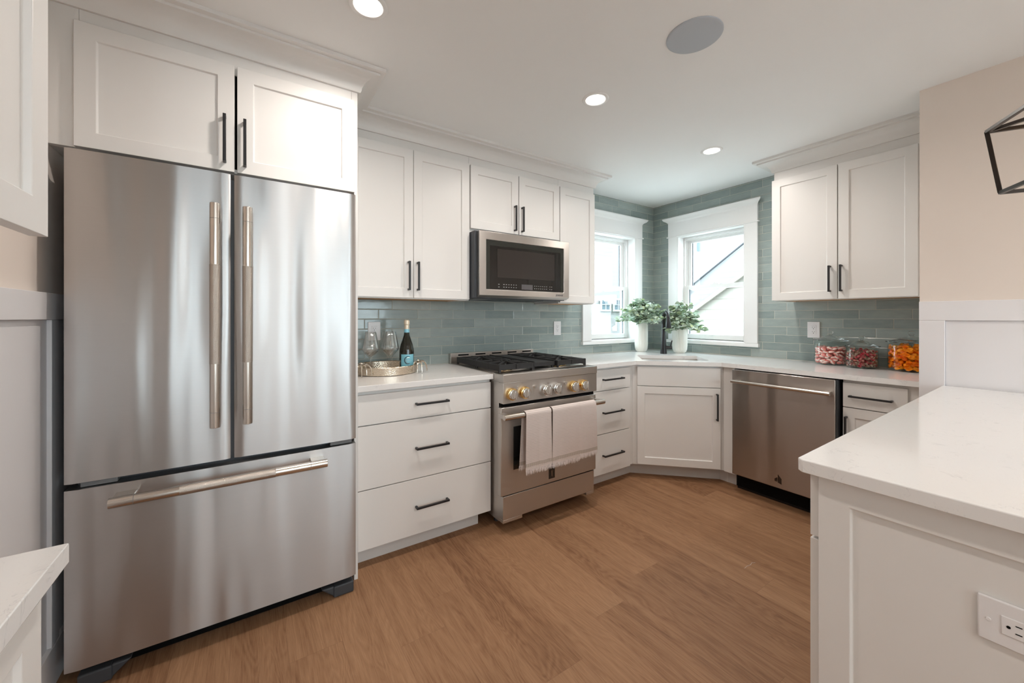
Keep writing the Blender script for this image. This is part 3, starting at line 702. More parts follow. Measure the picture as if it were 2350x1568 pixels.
m = solid([(-1.447, .166), (-1.464, .161), (-1.464, .194), (-1.447, .181)], -.6788, -.6775); m2 = solid([(-1.466, .160), (-1.488, .153), (-1.488, .189), (-1.466, .214)], -.6788, -.6775)
b0 = len(m.v); m.v += m2.v; m.f += [[i+b0 for i in f] for f in m2.f]; m.sm += m2.sm; m.mi += m2.mi
BD = obj('badge', m, plain('badge_brown', (.06, .045, .035), .25, .6), DD)
obj('badge_mark', MB().tube([(-.6795, -1.4655, .197), (-.6795, -1.4655, .170), (-.6795, -1.462, .165), (-.6795, -1.458, .167)], .0009, 6), chrome, BD)
t = thing('base_cabinet', 'white base cabinet with one drawer over a door right of the dishwasher', 'cabinet', (-.3, -1.96, 0))
obj('cabinet_box', MB().box(-.61, -.001, YP+.001, -1.790, .10, .8835), white, t, .001)
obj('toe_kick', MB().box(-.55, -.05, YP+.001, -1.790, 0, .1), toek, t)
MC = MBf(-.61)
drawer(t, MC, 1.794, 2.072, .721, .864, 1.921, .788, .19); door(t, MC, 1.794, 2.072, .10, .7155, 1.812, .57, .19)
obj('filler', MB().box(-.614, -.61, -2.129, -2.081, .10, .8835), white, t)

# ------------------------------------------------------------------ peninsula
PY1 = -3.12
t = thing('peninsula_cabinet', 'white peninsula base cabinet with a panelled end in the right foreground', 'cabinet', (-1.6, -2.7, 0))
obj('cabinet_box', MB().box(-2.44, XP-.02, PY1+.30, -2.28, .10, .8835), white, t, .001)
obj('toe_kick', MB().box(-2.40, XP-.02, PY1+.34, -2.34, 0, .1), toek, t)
obj('end_panel', shaker(FR(-2.44, -2.28, -90), .0, .56, .0, .8835, t=.022, fw=.058), white, t, .0015)
MP = FR(0, -2.28, 180)
for x0, x1 in ((1.52, 2.452), (.74, 1.51)):
    n_ = 2
    for k in range(n_):
        a = x0 + (x1-x0)/n_*k + .002; b_ = x0 + (x1-x0)/n_*(k+1) - .002
        drawer(t, MP, a, b_, .728, .872, (a+b_)/2, .80); door(t, MP, a, b_, .105, .722, a+.03 if k else b_-.03, .6, .19)
o = obj('countertop', MB().prism([(-2.487, -2.256), (-2.475, -2.244), (XP-.0185, -2.214), (XP-.0185, PY1), (-2.475, PY1), (-2.487, PY1+.012)], .884, .914), quartz, bevel=.002)
tag(o, 'large white quartz peninsula countertop in the right foreground', 'countertop')

# ------------------------------------------------------------------ shallow cabinets on the left wall
ML = lambda x: FR(x, 0, 90)                 # local x = world y, front faces +x
t = thing('base_cabinet', 'shallow white base cabinet cut off at the lower left corner of the photo', 'cabinet', (-4.0, -2.3, 0))
obj('cabinet_box', MB().box(XL+.03, -3.845, -3.3, -1.803, .10, .8835), white, t, .001); obj('toe_kick', MB().box(XL+.03, -3.90, -3.3, -1.83, 0, .1), toek, t)
for a, b_ in ((-2.18, -1.803), (-2.56, -2.186), (-2.94, -2.566), (-3.3, -2.946)): door(t, ML(-3.845), a, b_, .105, .862)
o = obj('countertop', MB().box(XL+.0005, -3.80, -3.32, -1.793, .884, .914), quartz, bevel=.002); tag(o, 'shallow white quartz countertop at the lower left corner of the photo', 'countertop')
t = thing('wall_cabinet', 'shallow white wall cabinet cut off at the upper left corner of the photo', 'cabinet', (-4.0, -2.3, 1.37))
obj('cabinet_box', MB().box(XL+.001, -3.846, -3.3, -1.803, 1.38, 2.33), white, t, .001)
obj('light_rail', MB().box(-3.905, -3.87, -3.3, -1.822, 1.35, 1.38), white, t, .001)
for a, b_ in ((-2.18, -1.777), (-2.58, -2.186), (-2.94, -2.586), (-3.3, -2.946)): door(t, ML(-3.846), a, b_, 1.371, 2.276, fw=.05)

# ------------------------------------------------------------------ ceiling fittings
def can(x, y, label, power=CAN_POWER):
    t = thing('recessed_light', label, 'ceiling light', (x, y, H), 'recessed ceiling lights')
    m = MB(); m.lathe([(.050, 2.4185), (.053, 2.4155), (.066, 2.4155), (.069, 2.4175), (.070, H)], (x, y, 0), 48); obj('trim_ring', m, wtrim, t)
    m = MB(); m.lathe([(.0, 2.4168), (.048, 2.4168), (.051, 2.4185)], (x, y, 0), 48); obj('lens', m, lensm, t)
    l = bpy.data.lights.new('recessed_lamp', 'AREA'); l.shape = 'DISK'; l.size = .09; l.energy = power; l.color = WARM; l.spread = radians(165)
    o = bpy.data.objects.new('recessed_lamp', l); COL.objects.link(o); o.parent = t; o.location = (0, 0, -.006)
can(-3.21, -1.13, 'glowing recessed ceiling light cut by the top edge, in front of the refrigerator cabinet')
can(-2.04, -1.15, 'glowing recessed ceiling light in front of the microwave')
can(-.891, -1.139, 'glowing recessed ceiling light near the corner windows')
for x in (-3.2, -1.7):  # unseen cans added as fill light
    for y in (-3.6, -5.1): can(x, y, 'added unseen recessed ceiling light filling the room behind the viewpoint', 7.0)
m = MB(); m.lathe([(0, 2.414), (.100, 2.414), (.105, 2.4145), (.108, 2.4165), (.108, H)], (-2.045, -1.715, 0), 64)
o = obj('ceiling_speaker', m, spk); tag(o, 'round grey flush ceiling speaker', 'speaker')

# pendant lantern over the peninsula (only its left corner is in frame)
PC = Vector((-1.584, -2.612, 0))
t = thing('pendant_lantern', 'dark open-cage pendant lantern cut by the right edge of the photo', 'pendant light', (PC.x, PC.y, H))
A = [Vector((PC.x + .180*cos(a), PC.y + .180*sin(a), 1.868)) for a in [radians(75.2+90*k) for k in range(4)]]
B_ = [Vector((PC.x + .150*cos(a), PC.y + .150*sin(a), 1.657)) for a in [radians(75.2+90*k) for k in range(4)]]
TP = Vector((PC.x, PC.y, 1.96))
def bar(m, p, q, s=.0055):
    d = (q-p).normalized(); up = Vector((0,0,1)) if abs(d.z) < .95 else Vector((1,0,0)); a = d.cross(up).normalized()*s; b = a.cross(d).normalized()*s
    vs = [p+a+b, p-a+b, p-a-b, p+a-b, q+a+b, q-a+b, q-a-b, q+a-b]; m.add(vs, [(0,1,2,3),(7,6,5,4),(0,4,5,1),(1,5,6,2),(2,6,7,3),(3,7,4,0)])
m = MB()
for k in range(4):
    bar(m, A[k], A[(k+1) % 4]); bar(m, B_[k], B_[(k+1) % 4]); bar(m, A[k], B_[k]); bar(m, A[k], TP)
CG = obj('cage', m, brons, t, .001)
obj('stem', MB().cyl((PC.x, PC.y, 1.95), (PC.x, PC.y, 2.40), .006), brons, t); obj('canopy', MB().lathe([(0, 2.395), (.058, 2.398), (.06, H)], (PC.x, PC.y, 0)), brons, t)
m = MB(); bar(m, A[0], Vector((PC.x, PC.y, 1.875)), .005); bar(m, A[2], Vector((PC.x, PC.y, 1.875)), .005); m.cyl((PC.x, PC.y, 1.86), (PC.x, PC.y, 1.90), .03); obj('socket', m, brons, t)
m = MB()
m.cyl((PC.x, PC.y, 1.775), (PC.x, PC.y, 1.86), .012); obj('candle_bulb', m, bulbm, t)
m = MB(); m.lathe([(.027, 1.86), (.027, 1.74)], (PC.x, PC.y, 0), 24); obj('glass_sleeve', m, wineglass, t)
l = bpy.data.lights.new('pendant_lamp', 'POINT'); l.energy = 2; l.color = (1, .66, .36); l.shadow_soft_size = .015
o = bpy.data.objects.new('pendant_lamp', l); COL.objects.link(o); o.parent = t; o.location = (0, 0, 1.80-H)

# ------------------------------------------------------------------ outlets
def outlet(M, label, horiz=False, w=.08, h=.122):
    t = thing('power_outlet', label, 'outlet', tuple(M.translation))
    if horiz: M = M @ Matrix.Rotation(pi/2, 4, 'Y')
    obj('cover_plate', MB(M).box(-w/2, w/2, -.006, 0, -h/2, h/2), plast, t, .0025, 3)
    rc = obj('receptacle', MB(M).box(-.0165, .0165, -.0075, -.005, -.0335, .0335), plast, t, .0015)
    m = MB(M)
    for s in (-1, 1):
        z = s*.0165
        m.box(-.0075, -.0058, -.0079, -.0070, z-.001, z+.0065); m.box(.0058, .0075, -.0079, -.0070, z-.001, z+.0065); m.cyl((0, -.0079, z-.0085), (0, -.0070, z-.0085), .0026, n=10)
    obj('slots', m, dark, rc)
    m = MB(M)
    for s in (-1, 1): m.cyl((0, -.0072, s*.048), (0, -.0055, s*.048), .0033, n=12)
    obj('screws', m, plast, t, .0004)
    return t
outlet(FR(-2.904, -.0005, 0, 1.161), 'white wall outlet on the tile behind the wine glasses')
outlet(FR(-1.338, -.0005, 0, 1.157), 'white wall outlet on the tile between the range and the window')
outlet(FR(-.0005, -1.435, -90, 1.157), 'white wall outlet on the tile left of the candy jars')
outlet(FR(-2.4535, -2.583, -90, .7045), 'white sideways outlet on the peninsula end panel', True)

# ------------------------------------------------------------------ faucet
fx, fy = -.384, -.397; dn = Vector((-.60, -.80)).normalized()
t = thing('kitchen_faucet', 'matte black gooseneck kitchen faucet behind the corner sink', 'faucet', (fx, fy, .914))
m = MB(); m.lathe([(0, .9142), (.030, .9142), (.029, .93), (.022, 1.00), (.0185, 1.06), (.0165, 1.12)], (fx, fy, 0), 28); obj('body', m, black, t)
pts = [(fx, fy, 1.10), (fx, fy, 1.20)]
for k in range(1, 15):
    a = pi*k/15*1.02; r = .062; pts.append((fx + dn.x*r*(1-cos(a)), fy + dn.y*r*(1-cos(a)), 1.235 + r*sin(a)))
m = MB(); m.tube(pts, [.0165, .0162] + [.0155]*14, 20); obj('gooseneck', m, black, t)
e = Vector(pts[-1]); m = MB(); dd = Vector((dn.x*.10, dn.y*.10, -1)).normalized()
m.tube([e, e+dd*.02, e+dd*.085, e+dd*.09], [.0155, .0175, .0245, .022], 20); obj('spray_head', m, black, t)
sd = Vector((.55, -.835, 0)).normalized(); b0 = Vector((fx, fy, .972)); m = MB()
m.cyl(b0, b0+sd*.068, .0155, n=20); m.cyl(b0+sd*.068, b0+sd*.074, .013, n=20); m.tube([b0+sd*.058, b0+sd*.064+Vector((0,0,.03)), b0+sd*.072+Vector((0,0,.066))], [.0055, .005, .0055], 10)
obj('lever_handle', m, black, t)

# ------------------------------------------------------------------ potted foliage
def plant(cx, cy, r, h, label, seed, nst, spread, up, droop, lim, dirbias=(0,0)):
    rnd = random.Random(seed); t = thing('potted_plant', label, 'plant', (cx, cy, .914), 'potted plants by the sink')
    m = MB(); pr = [(0, .0), (r*.62, .0), (r*.82, .012), (r*.95, .035), (r, .07), (r*1.0, h*.6), (r*1.0, h), (r*.93, h), (r*.90, h-.03), (0, h-.03)]
    m.lathe(pr, (cx, cy, .9142), 144, rib=.012, ribn=36); obj('pot', m, ceram, t)
    lf = MB(); st = MB()
    def ok(p): return p.y < lim[0](p) and p.x < lim[1](p) and p.z > 1.0
    for s in range(nst):
        a = rnd.uniform(0, 2*pi); q = math.sqrt(rnd.random())
        dx, dy = cos(a)*q*spread + dirbias[0], sin(a)*q*spread + dirbias[1]; zz = up*(1.05 - .55*q*q)*rnd.uniform(.75, 1.1)
        p0 = Vector((cx+rnd.uniform(-.5, .5)*r, cy+rnd.uniform(-.5, .5)*r, .914+h-.02)); p2 = p0 + Vector((dx, dy, zz - droop*q)); p1 = (p0+p2)/2 + Vector((0, 0, .05))
        P = [p0*(1-u)**2 + p1*2*u*(1-u) + p2*u*u for u in [i/6 for i in range(7)]]
        P = [p for p in P if ok(p)]
        if len(P) < 3: continue
        st.tube(P, .0016, 5, False)
        for i, p in enumerate(P[1:]):
            for c in range(3 if i < 4 else 6):
                an = rnd.uniform(0, 2*pi); L = rnd.uniform(.036, .060)*(1.1 if i < 3 else .9); wd = L*rnd.uniform(.36, .46)
                d = Vector((cos(an), sin(an), rnd.uniform(-.35, .75))).normalized(); sdv = d.cross(Vector((0,0,1))).normalized(); nn = sdv.cross(d)
                roll = rnd.uniform(-.9, .9); sdv, nn = sdv*cos(roll)+nn*sin(roll), nn*cos(roll)-sdv*sin(roll)
                b = p + Vector((rnd.uniform(-1, 1), rnd.uniform(-1, 1), rnd.uniform(-1, 1)))*.006
                rows = []
                for (u, wv, dz) in ((0, .12, 0), (.22, .72, .03), (.45, 1.0, .05), (.62, .82, .04), (.75, .9, .02), (.9, .5, -.03), (1, .08, -.08)):
                    cpt = b + d*L*u + nn*L*dz; rows += [cpt - sdv*wd*wv + nn*wd*wv*.35, cpt, cpt + sdv*wd*wv + nn*wd*wv*.35]
                if not all(ok(x) for x in rows): continue
                lf.add(rows, [q_ for j in range(6) for q_ in ((j*3, j*3+1, j*3+4, j*3+3), (j*3+1, j*3+2, j*3+5, j*3+4))], True)
    obj('stems', st, soil, t); obj('leaves', lf, leafm, t); return t
inA = lambda p: (.06 if (WA[0]+.02 < p.x < WA[1]-.02 and p.z > WA[2]+.02) else -.04)
inB = lambda p: (.06 if (WB[0]+.02 < p.y < WB[1]-.02 and p.z > WB[2]+.02) else -.04)
plant(-.37, -.135, .062, .285, 'tall ribbed white pot of sage green foliage left of the black faucet', 3, 56, .235, .25, .07, (inA, inB), (-.02, -.035))
plant(-.19, -.435, .066, .245, 'shorter ribbed white pot of sage green foliage right of the black faucet', 11, 48, .20, .24, .13, (inA, inB), (-.01, -.02))

# ------------------------------------------------------------------ candy jars
jars = []
def jar(cx, cy, r, hb, label):
    t = thing('candy_jar', label, 'jar', (cx, cy, .914), 'lidded glass candy jars')
    z = .9143; m = MB(); w = .0028
    m.lathe([(0, 0), (r-.01, 0), (r-.002, .004), (r, .012), (r, hb-.024), (r-.005, hb-.012), (r-.012, hb-.006), (r-.010, hb),
             (r-.014, hb), (r-.015, hb-.007), (r-.008, hb-.014), (r-w, hb-.026), (r-w, .014), (r-.012, .008), (0, .008)], (cx, cy, z), 56)
    obj('jar_body', m, jarglass, t)
    m = MB(); L = hb+.001; R = r+.009; k = r/.094
    m.lathe([(0, L-.004), (r-.020, L-.004), (r-.018, L), (R-.002, L), (R, L+.003), (R-.001, L+.006), (R*.86, L+.008), (R*.70, L+.013), (R*.55, L+.021), (R*.40, L+.029), (R*.28, L+.034), (R*.16, L+.037), (.009, L+.040),
             (.0085, L+.044), (.013, L+.048), (.0165, L+.057), (.0155, L+.064), (.011, L+.070), (0, L+.072)], (cx, cy, z), 56)
    obj('jar_lid', m, lidglass, t); jars.append((cx, cy, r, hb)); return t
jar(-.118, -1.575, .094, .172, 'glass jar of pink and white mints, leftmost of the candy jars')
jar(-.180, -1.764, .085, .142, 'smallest glass jar, filled with red wrapped candies, middle of the candy jars')
jar(-.134, -1.992, .112, .180, 'largest glass jar, filled with orange wrapped candies, beside the partition wall')
def candy_mat(name, stops, rough=.35, sc=90, stretch=(1,1,1)):
    m, t, b = new(name); oi = N(t, 'ShaderNodeObjectInfo'); tc = N(t, 'ShaderNodeTexCoord')
    n = noise(t, mapping(t, tc.outputs['Object'], stretch), sc, 2); f = M2(t, 'ADD', M2(t, 'MULTIPLY', oi.outputs['Random'], .35), M2(t, 'MULTIPLY', n, .65))
    t.links.new(ramp(t, f, stops), b.inputs['Base Color']); b.inputs['Roughness'].default_value = rough; b.inputs['Coat Weight'].default_value = .4; return m
mintm, _t, _b = new('pink_mint'); _tc = N(_t, 'ShaderNodeTexCoord'); _sp = N(_t, 'ShaderNodeSeparateXYZ'); _t.links.new(_tc.outputs['Object'], _sp.inputs[0])
_f = M2(_t, 'ADD', M2(_t, 'DIVIDE', M2(_t, 'ABSOLUTE', M2(_t, 'ADD', _sp.outputs['Z'], M2(_t, 'MULTIPLY', _sp.outputs['X'], .35))), .0085), M2(_t, 'MULTIPLY', noise(_t, _tc.outputs['Object'], 90, 2), .5))
_t.links.new(ramp(_t, _f, [(.42, (.92, .82, .78)), (.62, (.90, .66, .62)), (.80, (.86, .36, .33)), (1.0, (.82, .28, .26))]), _b.inputs['Base Color']); _b.inputs['Roughness'].default_value = .5
redm = candy_mat('red_wrapper', [(.3, (.50, .035, .06)), (.45, (.72, .20, .22)), (.52, (.30, .16, .11)), (.75, (.62, .50, .42))], .2, 120)
orm = candy_mat('orange_wrapper', [(.3, (.88, .16, .003)), (.5, (1.0, .30, .008)), (.75, (1.0, .48, .03))], .12, 70)
def mint_mb():
    m = MB(); n = 14; pr = [(0, -.0072), (.006, -.0068), (.0105, -.004), (.0125, 0), (.0105, .004), (.006, .0068), (0, .0072)]
    m.lathe(pr, n=14); 
    m.v = [Vector((v.x*1.45, v.y*1.2, v.z*1.4)) for v in m.v]; return m
def wrapped_mb(L, R, fl, tw):
    m = MB(); m.lathe([(0, -L), (R*.6, -L*.86), (R, -L*.35), (R, L*.35), (R*.6, L*.86), (0, L)], n=12)
    for s in (-1, 1):
        k = 9; vs = [(.0015*cos(i*2*pi/k), .0015*sin(i*2*pi/k), s*L*.92) for i in range(k)]
        vs += [(fl*(1+.25*(i % 2))*cos(i*2*pi/k+.3), fl*.55*sin(i*2*pi/k+.3)*(1+.4*((i+1) % 2)), s*(L+tw+.002*(i % 3))) for i in range(k)]
        m.add(vs, [(i, (i+1) % k, k+(i+1) % k, k+i) for i in range(k)])
    m.v = [Vector((v.x, v.z, v.y)) for v in m.v]; return m
def fill(j, name, label, cat, group, mb, mat, top, cr, zs, arc, wob=.006, rings=2, cat_in=0):
    cx, cy, r, hb = jars[j]; me = mkmesh(name, mb, mat); rnd = random.Random(20+j); n = 0
    z = .9143+.008+cr*.55; lay = 0
    while z < .9143+top:
        for ring in range(rings + (8 if z + zs >= .9143+top else 0)):
            rr = r-.004-cr*(1 if cat_in == 0 else 1.25)-ring*cr*1.75
            if rr < cr*.6:
                if rr < -cr: break
                rr = 0.001
            k = max(1, int(2*pi*rr/(cr*arc)))
            for i in range(k):
                a = (i + .5*(lay % 2) + rnd.uniform(-.2, .2))*2*pi/k + ring
                zz = z + (rnd.uniform(-1, 1)*wob if lay else abs(rnd.uniform(0, 1))*wob)
                if zz > .9143 + top + rnd.uniform(-.012, .004): continue
                o = bpy.data.objects.new(name, me); COL.objects.link(o)
                o.rotation_euler = (rnd.uniform(-.7, .7), rnd.uniform(-.7, .7), a + pi/2 + rnd.uniform(-.6, .6)*(1 if cat_in == 0 else .5))
                Rm = o.rotation_euler.to_matrix(); q = [Rm @ v.co for v in me.vertices]; lim = r-.0045; rq = rr
                ext = max(math.hypot(rq*cos(a)+p.x, rq*sin(a)+p.y) for p in q)
                if ext > lim: rq = max(0, rq-(ext-lim))
                zz = max(zz, .9143+.009-min(p.z for p in q)); o.location = (cx+rq*cos(a), cy+rq*sin(a), zz); tag(o, label, cat, group); n += 1
        z += zs; lay += 1
    return n
n1 = fill(0, 'pink_mint', 'pink and white striped mint in the leftmost glass jar', 'candy', 'mints in the leftmost jar', mint_mb(), mintm, .130, .0155, .0195, 2.1)
n2 = fill(1, 'red_candy', 'red wrapped candy in the smallest glass jar', 'candy', 'red candies in the smallest jar', wrapped_mb(.012, .0085, .011, .009), redm, .115, .014, .0165, 2.0, cat_in=1)
n3 = fill(2, 'orange_candy', 'orange wrapped candy in the largest glass jar', 'candy', 'orange candies in the largest jar', wrapped_mb(.016, .0125, .016, .011), orm, .148, .019, .0215, 1.7, cat_in=1)
print('candies', n1, n2, n3)

# ------------------------------------------------------------------ tray with glasses and bottle
tx, ty, tr = -2.890, -.217, .186
t = thing('serving_tray', 'round hammered metal tray with octopus handles holding wine glasses', 'tray', (tx, ty, .914))
m = MB(); m.lathe([(0, 0), (tr-.006, 0), (tr, .004), (tr+.004, .048), (tr+.002, .051), (tr-.001, .048), (tr-.005, .006), (0, .004)], (tx, ty, .9143), 72); obj('tray_rim', m, hammer, t)
def octo(c, out):
    m = MB(); o = Vector(c); out = Vector(out).normalized(); sd = Vector((-out.y, out.x, 0))
    hd = o + out*.012 + Vector((0, 0, .012))
    bm_ = [(0, -.016), (.008, -.013), (.013, -.004), (.013, .005), (.008, .013), (0, .016)]; m.lathe(bm_, tuple(hd+Vector((0,0,.004))), 16)
    for k in range(8):
        a = -1.9 + k*.54; d = (out*cos(a) + sd*sin(a)); L = .052 + .012*(k % 2)
        Q = [hd + d*L*math.sin(u*pi/2) + Vector((0, 0, .014*math.sin(pi*u) - .062*u*u*(.8+.1*(k % 3)))) for u in [i/9 for i in range(10)]]
        Q = [Vector((p.x, p.y, max(p.z, .9185))) for p in Q]
        m.tube(Q, [.0062 - .0042*i/9 for i in range(10)], 8)
    return m
ra = radians(-36)
obj('octopus_handle', octo((tx+(tr+.004)*cos(ra), ty+(tr+.004)*sin(ra), .966), (cos(ra), sin(ra), 0)), silver, t, label='silver octopus handle')
ra = radians(142)
ra = radians(-146)
obj('octopus_handle', octo((tx+(tr+.004)*cos(ra), ty+(tr+.004)*sin(ra), .966), (cos(ra), sin(ra), 0)), silver, t, label='silver octopus handle')
def glass(cx, cy, label):
    t = thing('wine_glass', label, 'wine glass', (cx, cy, .9183), 'wine glasses on the tray')
    m = MB(); z = .0002
    m.lathe([(.030, .205), (.0315, .20), (.046, .130), (.0475, .122), (.044, .114), (.012, .084), (.005, .074), (.0036, .060), (.0034, .02), (.006, .008), (.034, .0015), (.0345, 0), (0, 0)], (0, 0, z), 40)
    m.lathe([(.0285, .205), (.030, .20), (.0445, .130), (.046, .122), (.042, .116), (.010, .089), (0, .086)], (0, 0, z), 40)
    m.v = [Vector((v.x, v.y, v.z*1.2)) for v in m.v]
    me = mkmesh('glass', m, wineglass); o = bpy.data.objects.new('glass_bowl_and_stem', me); COL.objects.link(o); o.parent = t; return t
g0 = glass(-2.998, -.300, 'clear angular wine glass at the front left of the tray')
copy_tree(g0, (-2.878, -.285, .9183), 'clear angular wine glass at the front of the tray, nearest the bottle')
copy_tree(g0, (-2.968, -.170, .9183), 'clear angular wine glass at the back of the tray, behind the front left glass')
copy_tree(g0, (-2.858, -.155, .9183), 'clear angular wine glass at the back of the tray, behind the glass nearest the bottle')
bx, by = -2.777, -.275
t = thing('wine_bottle', 'dark sparkling wine bottle with a light blue label standing on the tray', 'bottle', (bx, by, .9183))
m = MB(); m.lathe([(0, .0), (.040, .0), (.0435, .004), (.044, .02), (.044, .125), (.0425, .145), (.036, .175), (.026, .205), (.018, .232), (.0155, .252)], (bx, by, .9185), 44)
m.v = [Vector((v.x, v.y, .9185+(v.z-.9185)*.96)) for v in m.v]; obj('bottle_glass', m, plain('dark_bottle_glass', (.008, .008, .004), .05, spec=.5, coat=.2), t)
m = MB(); m.lathe([(.0165, .232+.018), (.0160, .262), (.0155, .272)], (bx, by, .9185), 32); m.v = [Vector((v.x, v.y, .9185+(v.z-.9185)*.96)) for v in m.v]; obj('neck_band', m, plain('light_blue_foil', (.22, .50, .62), .35), t)
m = MB(); m.lathe([(.0158, .272), (.0145, .300), (.0175, .303), (.0178, .318), (.0165, .328), (.010, .331), (0, .331)], (bx, by, .9185), 32); m.v = [Vector((v.x, v.y, .9185+(v.z-.9185)*.96)) for v in m.v]; obj('foil_cap', m, plain('cream_foil', (.70, .60, .47), .35, .4), t)
m = MB(); n = 20; R = .0446; a0 = radians(-155); a1 = radians(-45)
vs = [(bx+R*cos(a0+(a1-a0)*i/n), by+R*sin(a0+(a1-a0)*i/n), .9185+z) for z in (.028, .108) for i in range(n+1)]
m.add(vs, [(i, i+1, n+2+i, n+1+i) for i in range(n)], True); LB = obj('label', m, plain('light_blue_label', (.20, .50, .60), .5), t)
def onb(u, z, R=.0452): a = radians(-100) + u/.0446; return (bx+R*cos(a), by+R*sin(a), .9185+z)
m = MB(); P = [onb(.020*cos(q)+.001, .073+.022*sin(q)) for q in [radians(50+i*14) for i in range(19)]]
m.tube(P, [.0008+.0022*sin(pi*i/18) for i in range(19)], 6); obj('label_flourish', m, plain('dark_print', (.03, .04, .05), .4), LB)
m = MB(); P = [onb(.015*cos(q)+.004, .072+.017*sin(q), .0455) for q in [radians(60+i*14) for i in range(18)]]; m.tube(P, .0008, 6); obj('label_inner_stroke', m, silver, LB)  # silver print stroke inside the dark flourish
tm = text_mb('La Marca', .010, .0003, FR(0, 0, 0)); v2 = MB()
v2.f = tm.f; v2.sm = tm.sm; v2.mi = tm.mi; v2.v = [Vector(onb(p.x+.004, .070+p.z, .0454-p.y*0)) for p in tm.v]; obj('label_lettering', v2, plain('white_print', (.7, .75, .75), .5), LB)

# ------------------------------------------------------------------ towels over the oven handle
def towel(label, x0, x1, zf, zb, seed, folds, seam=None):
    rnd = random.Random(seed); t = thing('dish_towel', label, 'towel', ((x0+x1)/2, -.822, zf)); by_, bz, r = -.822, .694, .0205
    pth = []
    nb = 16
    for i in range(nb): pth.append((by_ + r, zb + (bz-zb)*i/(nb-1), 1-i/(nb-1), -1))
    for i in range(1, 9): a = pi*i/9; pth.append((by_ + r*cos(a), bz + r*sin(a), 0, 0))
    nf = 22
    for i in range(nf): pth.append((by_ - r, bz - (bz-zf)*i/(nf-1), i/(nf-1), 1))
    nx = 40; F_ = MB()
    def surf(i, j, off):
        y, z, h, s = pth[j]; u = i/nx; x = x0 + (x1-x0)*u
        wv = sum(a*sin(2*pi*(f*u)+p) for a, f, p in folds)*h
        y2 = y - (s if s else 0)*off - (0 if s else 0)
        if s == 0: ang = math.atan2(z-bz, y-by_); y2 = by_ + (r+off)*cos(ang); z = bz + (r+off)*sin(ang)
        if s < 0: y2 = y + off
        if s > 0: y2 = y - off + min(0, -abs(wv)*1.0) + wv*0
        if s < 0: y2 -= 0
        x += (u-.5)*.012*h*(1 if s > 0 else .4) + (-.016*h if s < 0 else 0)
        if seam and s > 0 and seam[0] < u: z += seam[1]*h; y2 -= .004*min(1, h*4+.2)
        if seam and s > 0 and u <= seam[0]: y2 -= max(0, .003 - abs(u-seam[0])*.05)*h
        return (x, y2, z)
    vs = []; nj = len(pth)
    for off in (0.0, .0022):
        for j in range(nj):
            for i in range(nx+1): vs.append(surf(i, j, off))
    w = nx+1; T = nj*w; fs = []
    for j in range(nj-1):
        for i in range(nx):
            a = j*w+i; fs += [(a, a+w, a+w+1, a+1), (T+a, T+a+1, T+a+w+1, T+a+w)]
    for j in range(nj-1): fs += [(j*w, T+j*w, T+(j+1)*w, (j+1)*w), (j*w+nx, (j+1)*w+nx, T+(j+1)*w+nx, T+j*w+nx)]
    for i in range(nx): fs += [(i, i+1, T+i+1, T+i), ((nj-1)*w+i, T+(nj-1)*w+i, T+(nj-1)*w+i+1, (nj-1)*w+i+1)]
    F_.add(vs, fs, True); obj('cloth', F_, towelm, t)
    fr = MB()
    for jj, sgn in ((nj-1, 1), (0, -1)):
        for i in range(int((x1-x0)/.0016)):
            u = i/((x1-x0)/.0016); p = Vector(surf(u*nx, jj, .001)); L = rnd.uniform(.022, .034)
            q = p + Vector((rnd.uniform(-.006, .006), rnd.uniform(-.004, .001)*sgn, -L)); md = p.lerp(q, .5) + Vector((rnd.uniform(-.002, .002), 0, 0))
            fr.tube([p + Vector((0,0,.002)), md, q], [.0013, .0011, .0004], 3, False)
    obj('fringe', fr, fringem, t, kind='stuff'); return t
towel('folded striped beige towel with fringe on the left of the oven handle', -2.276, -2.094, .385, .395, 5, [(.004, 1.0, .4), (.002, 2.3, 1.0)])
towel('wider striped beige towel with fringe on the right of the oven handle', -2.082, -1.722, .385, .40, 9, [(.004, 1.2, 2.0), (.002, 3.1, .5)], (.60, .012))

# ------------------------------------------------------------------ neighbours outside the windows
sidw = siding('white_lap_siding', (.19, .19, .185), .11, line=(.155, .155, .15)); shing = siding('cream_shingle_siding', (.225, .21, .18), .20, line=(.165, .15, .125), vert=.30)
roofm = siding('pale_roof_shingles', (.165, .165, .165), .10, line=(.135, .135, .135)); nwhite = plain('outdoor_white_paint', (.26, .26, .26), .6); ndark = plain('dark_roof_edge', (.05, .055, .06), .7)
npane = plain('neighbour_window_glass', (.07, .10, .12), .5)
def polyx(x0, x1, P):                       # solid with outline P in (y, z), between x0 and x1
    return solid(P, x0, x1)
t = thing('neighbour_house', 'cream shingled gable house seen through the right-hand window', 'house', (4.5, 0, 0))
obj('gable_wall', polyx(4.0, 7.0, [(2.6, 0), (-2.0, 0), (-2.0, 4.6), (1.0, 2.03), (2.6, .95)]), shing, t)
P = [(2.9, .72), (-2.0, 4.02), (-2.0, 4.62), (2.9, 1.02)]
obj('roof', polyx(3.9, 7.2, [(y, z+.03) for y, z in P]), roofm, t); obj('rake_board', polyx(3.86, 3.9, [(2.9, .70), (-2.0, 4.0), (-2.0, 4.08), (2.9, .78)]), plain('cream_board', (.22, .205, .17), .6), t)
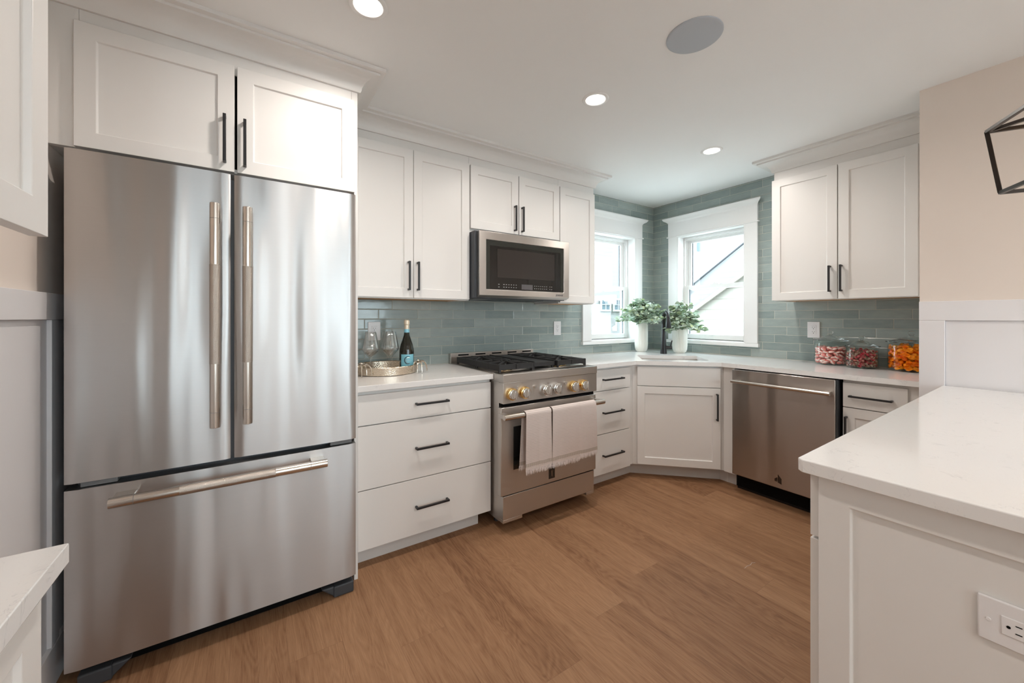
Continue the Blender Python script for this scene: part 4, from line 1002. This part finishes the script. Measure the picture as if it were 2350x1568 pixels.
t = thing('neighbour_house', 'tall white house with a dark roof edge behind the cream shingled one', 'house', (10.5, 0, 0))
obj('wall', polyx(9.0, 14.0, [(9, 0), (-4, 0), (-4, 8.5), (3.394, 3.5), (4.93, 2.45), (9, -.2)]), nwhite, t); e = MB(); 
obj('roof_edge', polyx(8.93, 8.99, [(8.0, .32), (-4, 8.62), (-4, 8.67), (8.0, .36)]), ndark, t)
obj('upper_wall', polyx(13.0, 16.0, [(9, 0), (-4, 0), (-4, 9), (9, 9)]), plain('bright_white_wall', (.3, .3, .31), .6), t)
obj('downspout', MB().box(8.75, 8.85, 4.72, 4.80, 3.45, 4.0), plain('blue_grey_shutter', (.14, .18, .21), .6), t)
t = thing('neighbour_house', 'white lap-sided house seen through the left-hand window', 'house', (4.5, 5, 0))
obj('wall', MB().box(-1.0, 8.4, 5.0, 8.0, 0, 7.0), sidw, t)
obj('garage_door', MB().box(3.2, 4.78, 4.93, 5.0, 0, 1.62), nwhite, t)
for a, b_ in ((4.40, 4.71), (4.90, 5.22)):
    m = MB(); c, d = 1.47, 1.74; s = .035; m.box(a-.05, b_+.05, 4.90, 4.93, c-.05, c); m.box(a-.05, b_+.05, 4.90, 4.93, d, d+.05); m.box(a-.05, a, 4.90, 4.93, c, d); m.box(b_, b_+.05, 4.90, 4.93, c, d)
    m.box((a+b_)/2-.008, (a+b_)/2+.008, 4.90, 4.93, c, d); m.box(a, b_, 4.90, 4.93, (c+d)/2-.008, (c+d)/2+.008); f = obj('window', m, nwhite, t)
    obj('panes', MB().box(a, b_, 4.925, 4.935, c, d), npane, f)
o = obj('thread', MB().tube([(-1.528, -1.666, .001), (-1.50, -1.664, .0012), (-1.475, -1.669, .001), (-1.453, -1.664, .001), (-1.436, -1.673, .001)], .0007, 5), fringem); tag(o, 'small pale thread lying on the wood floor in front of the dishwasher', 'thread')
struct('ground', MB().box(-30, 30, -30, 30, -.30, -.22), plain('pale_paving', (.5, .49, .47), .9)); bpy.data.objects['ground']['kind'] = 'structure'
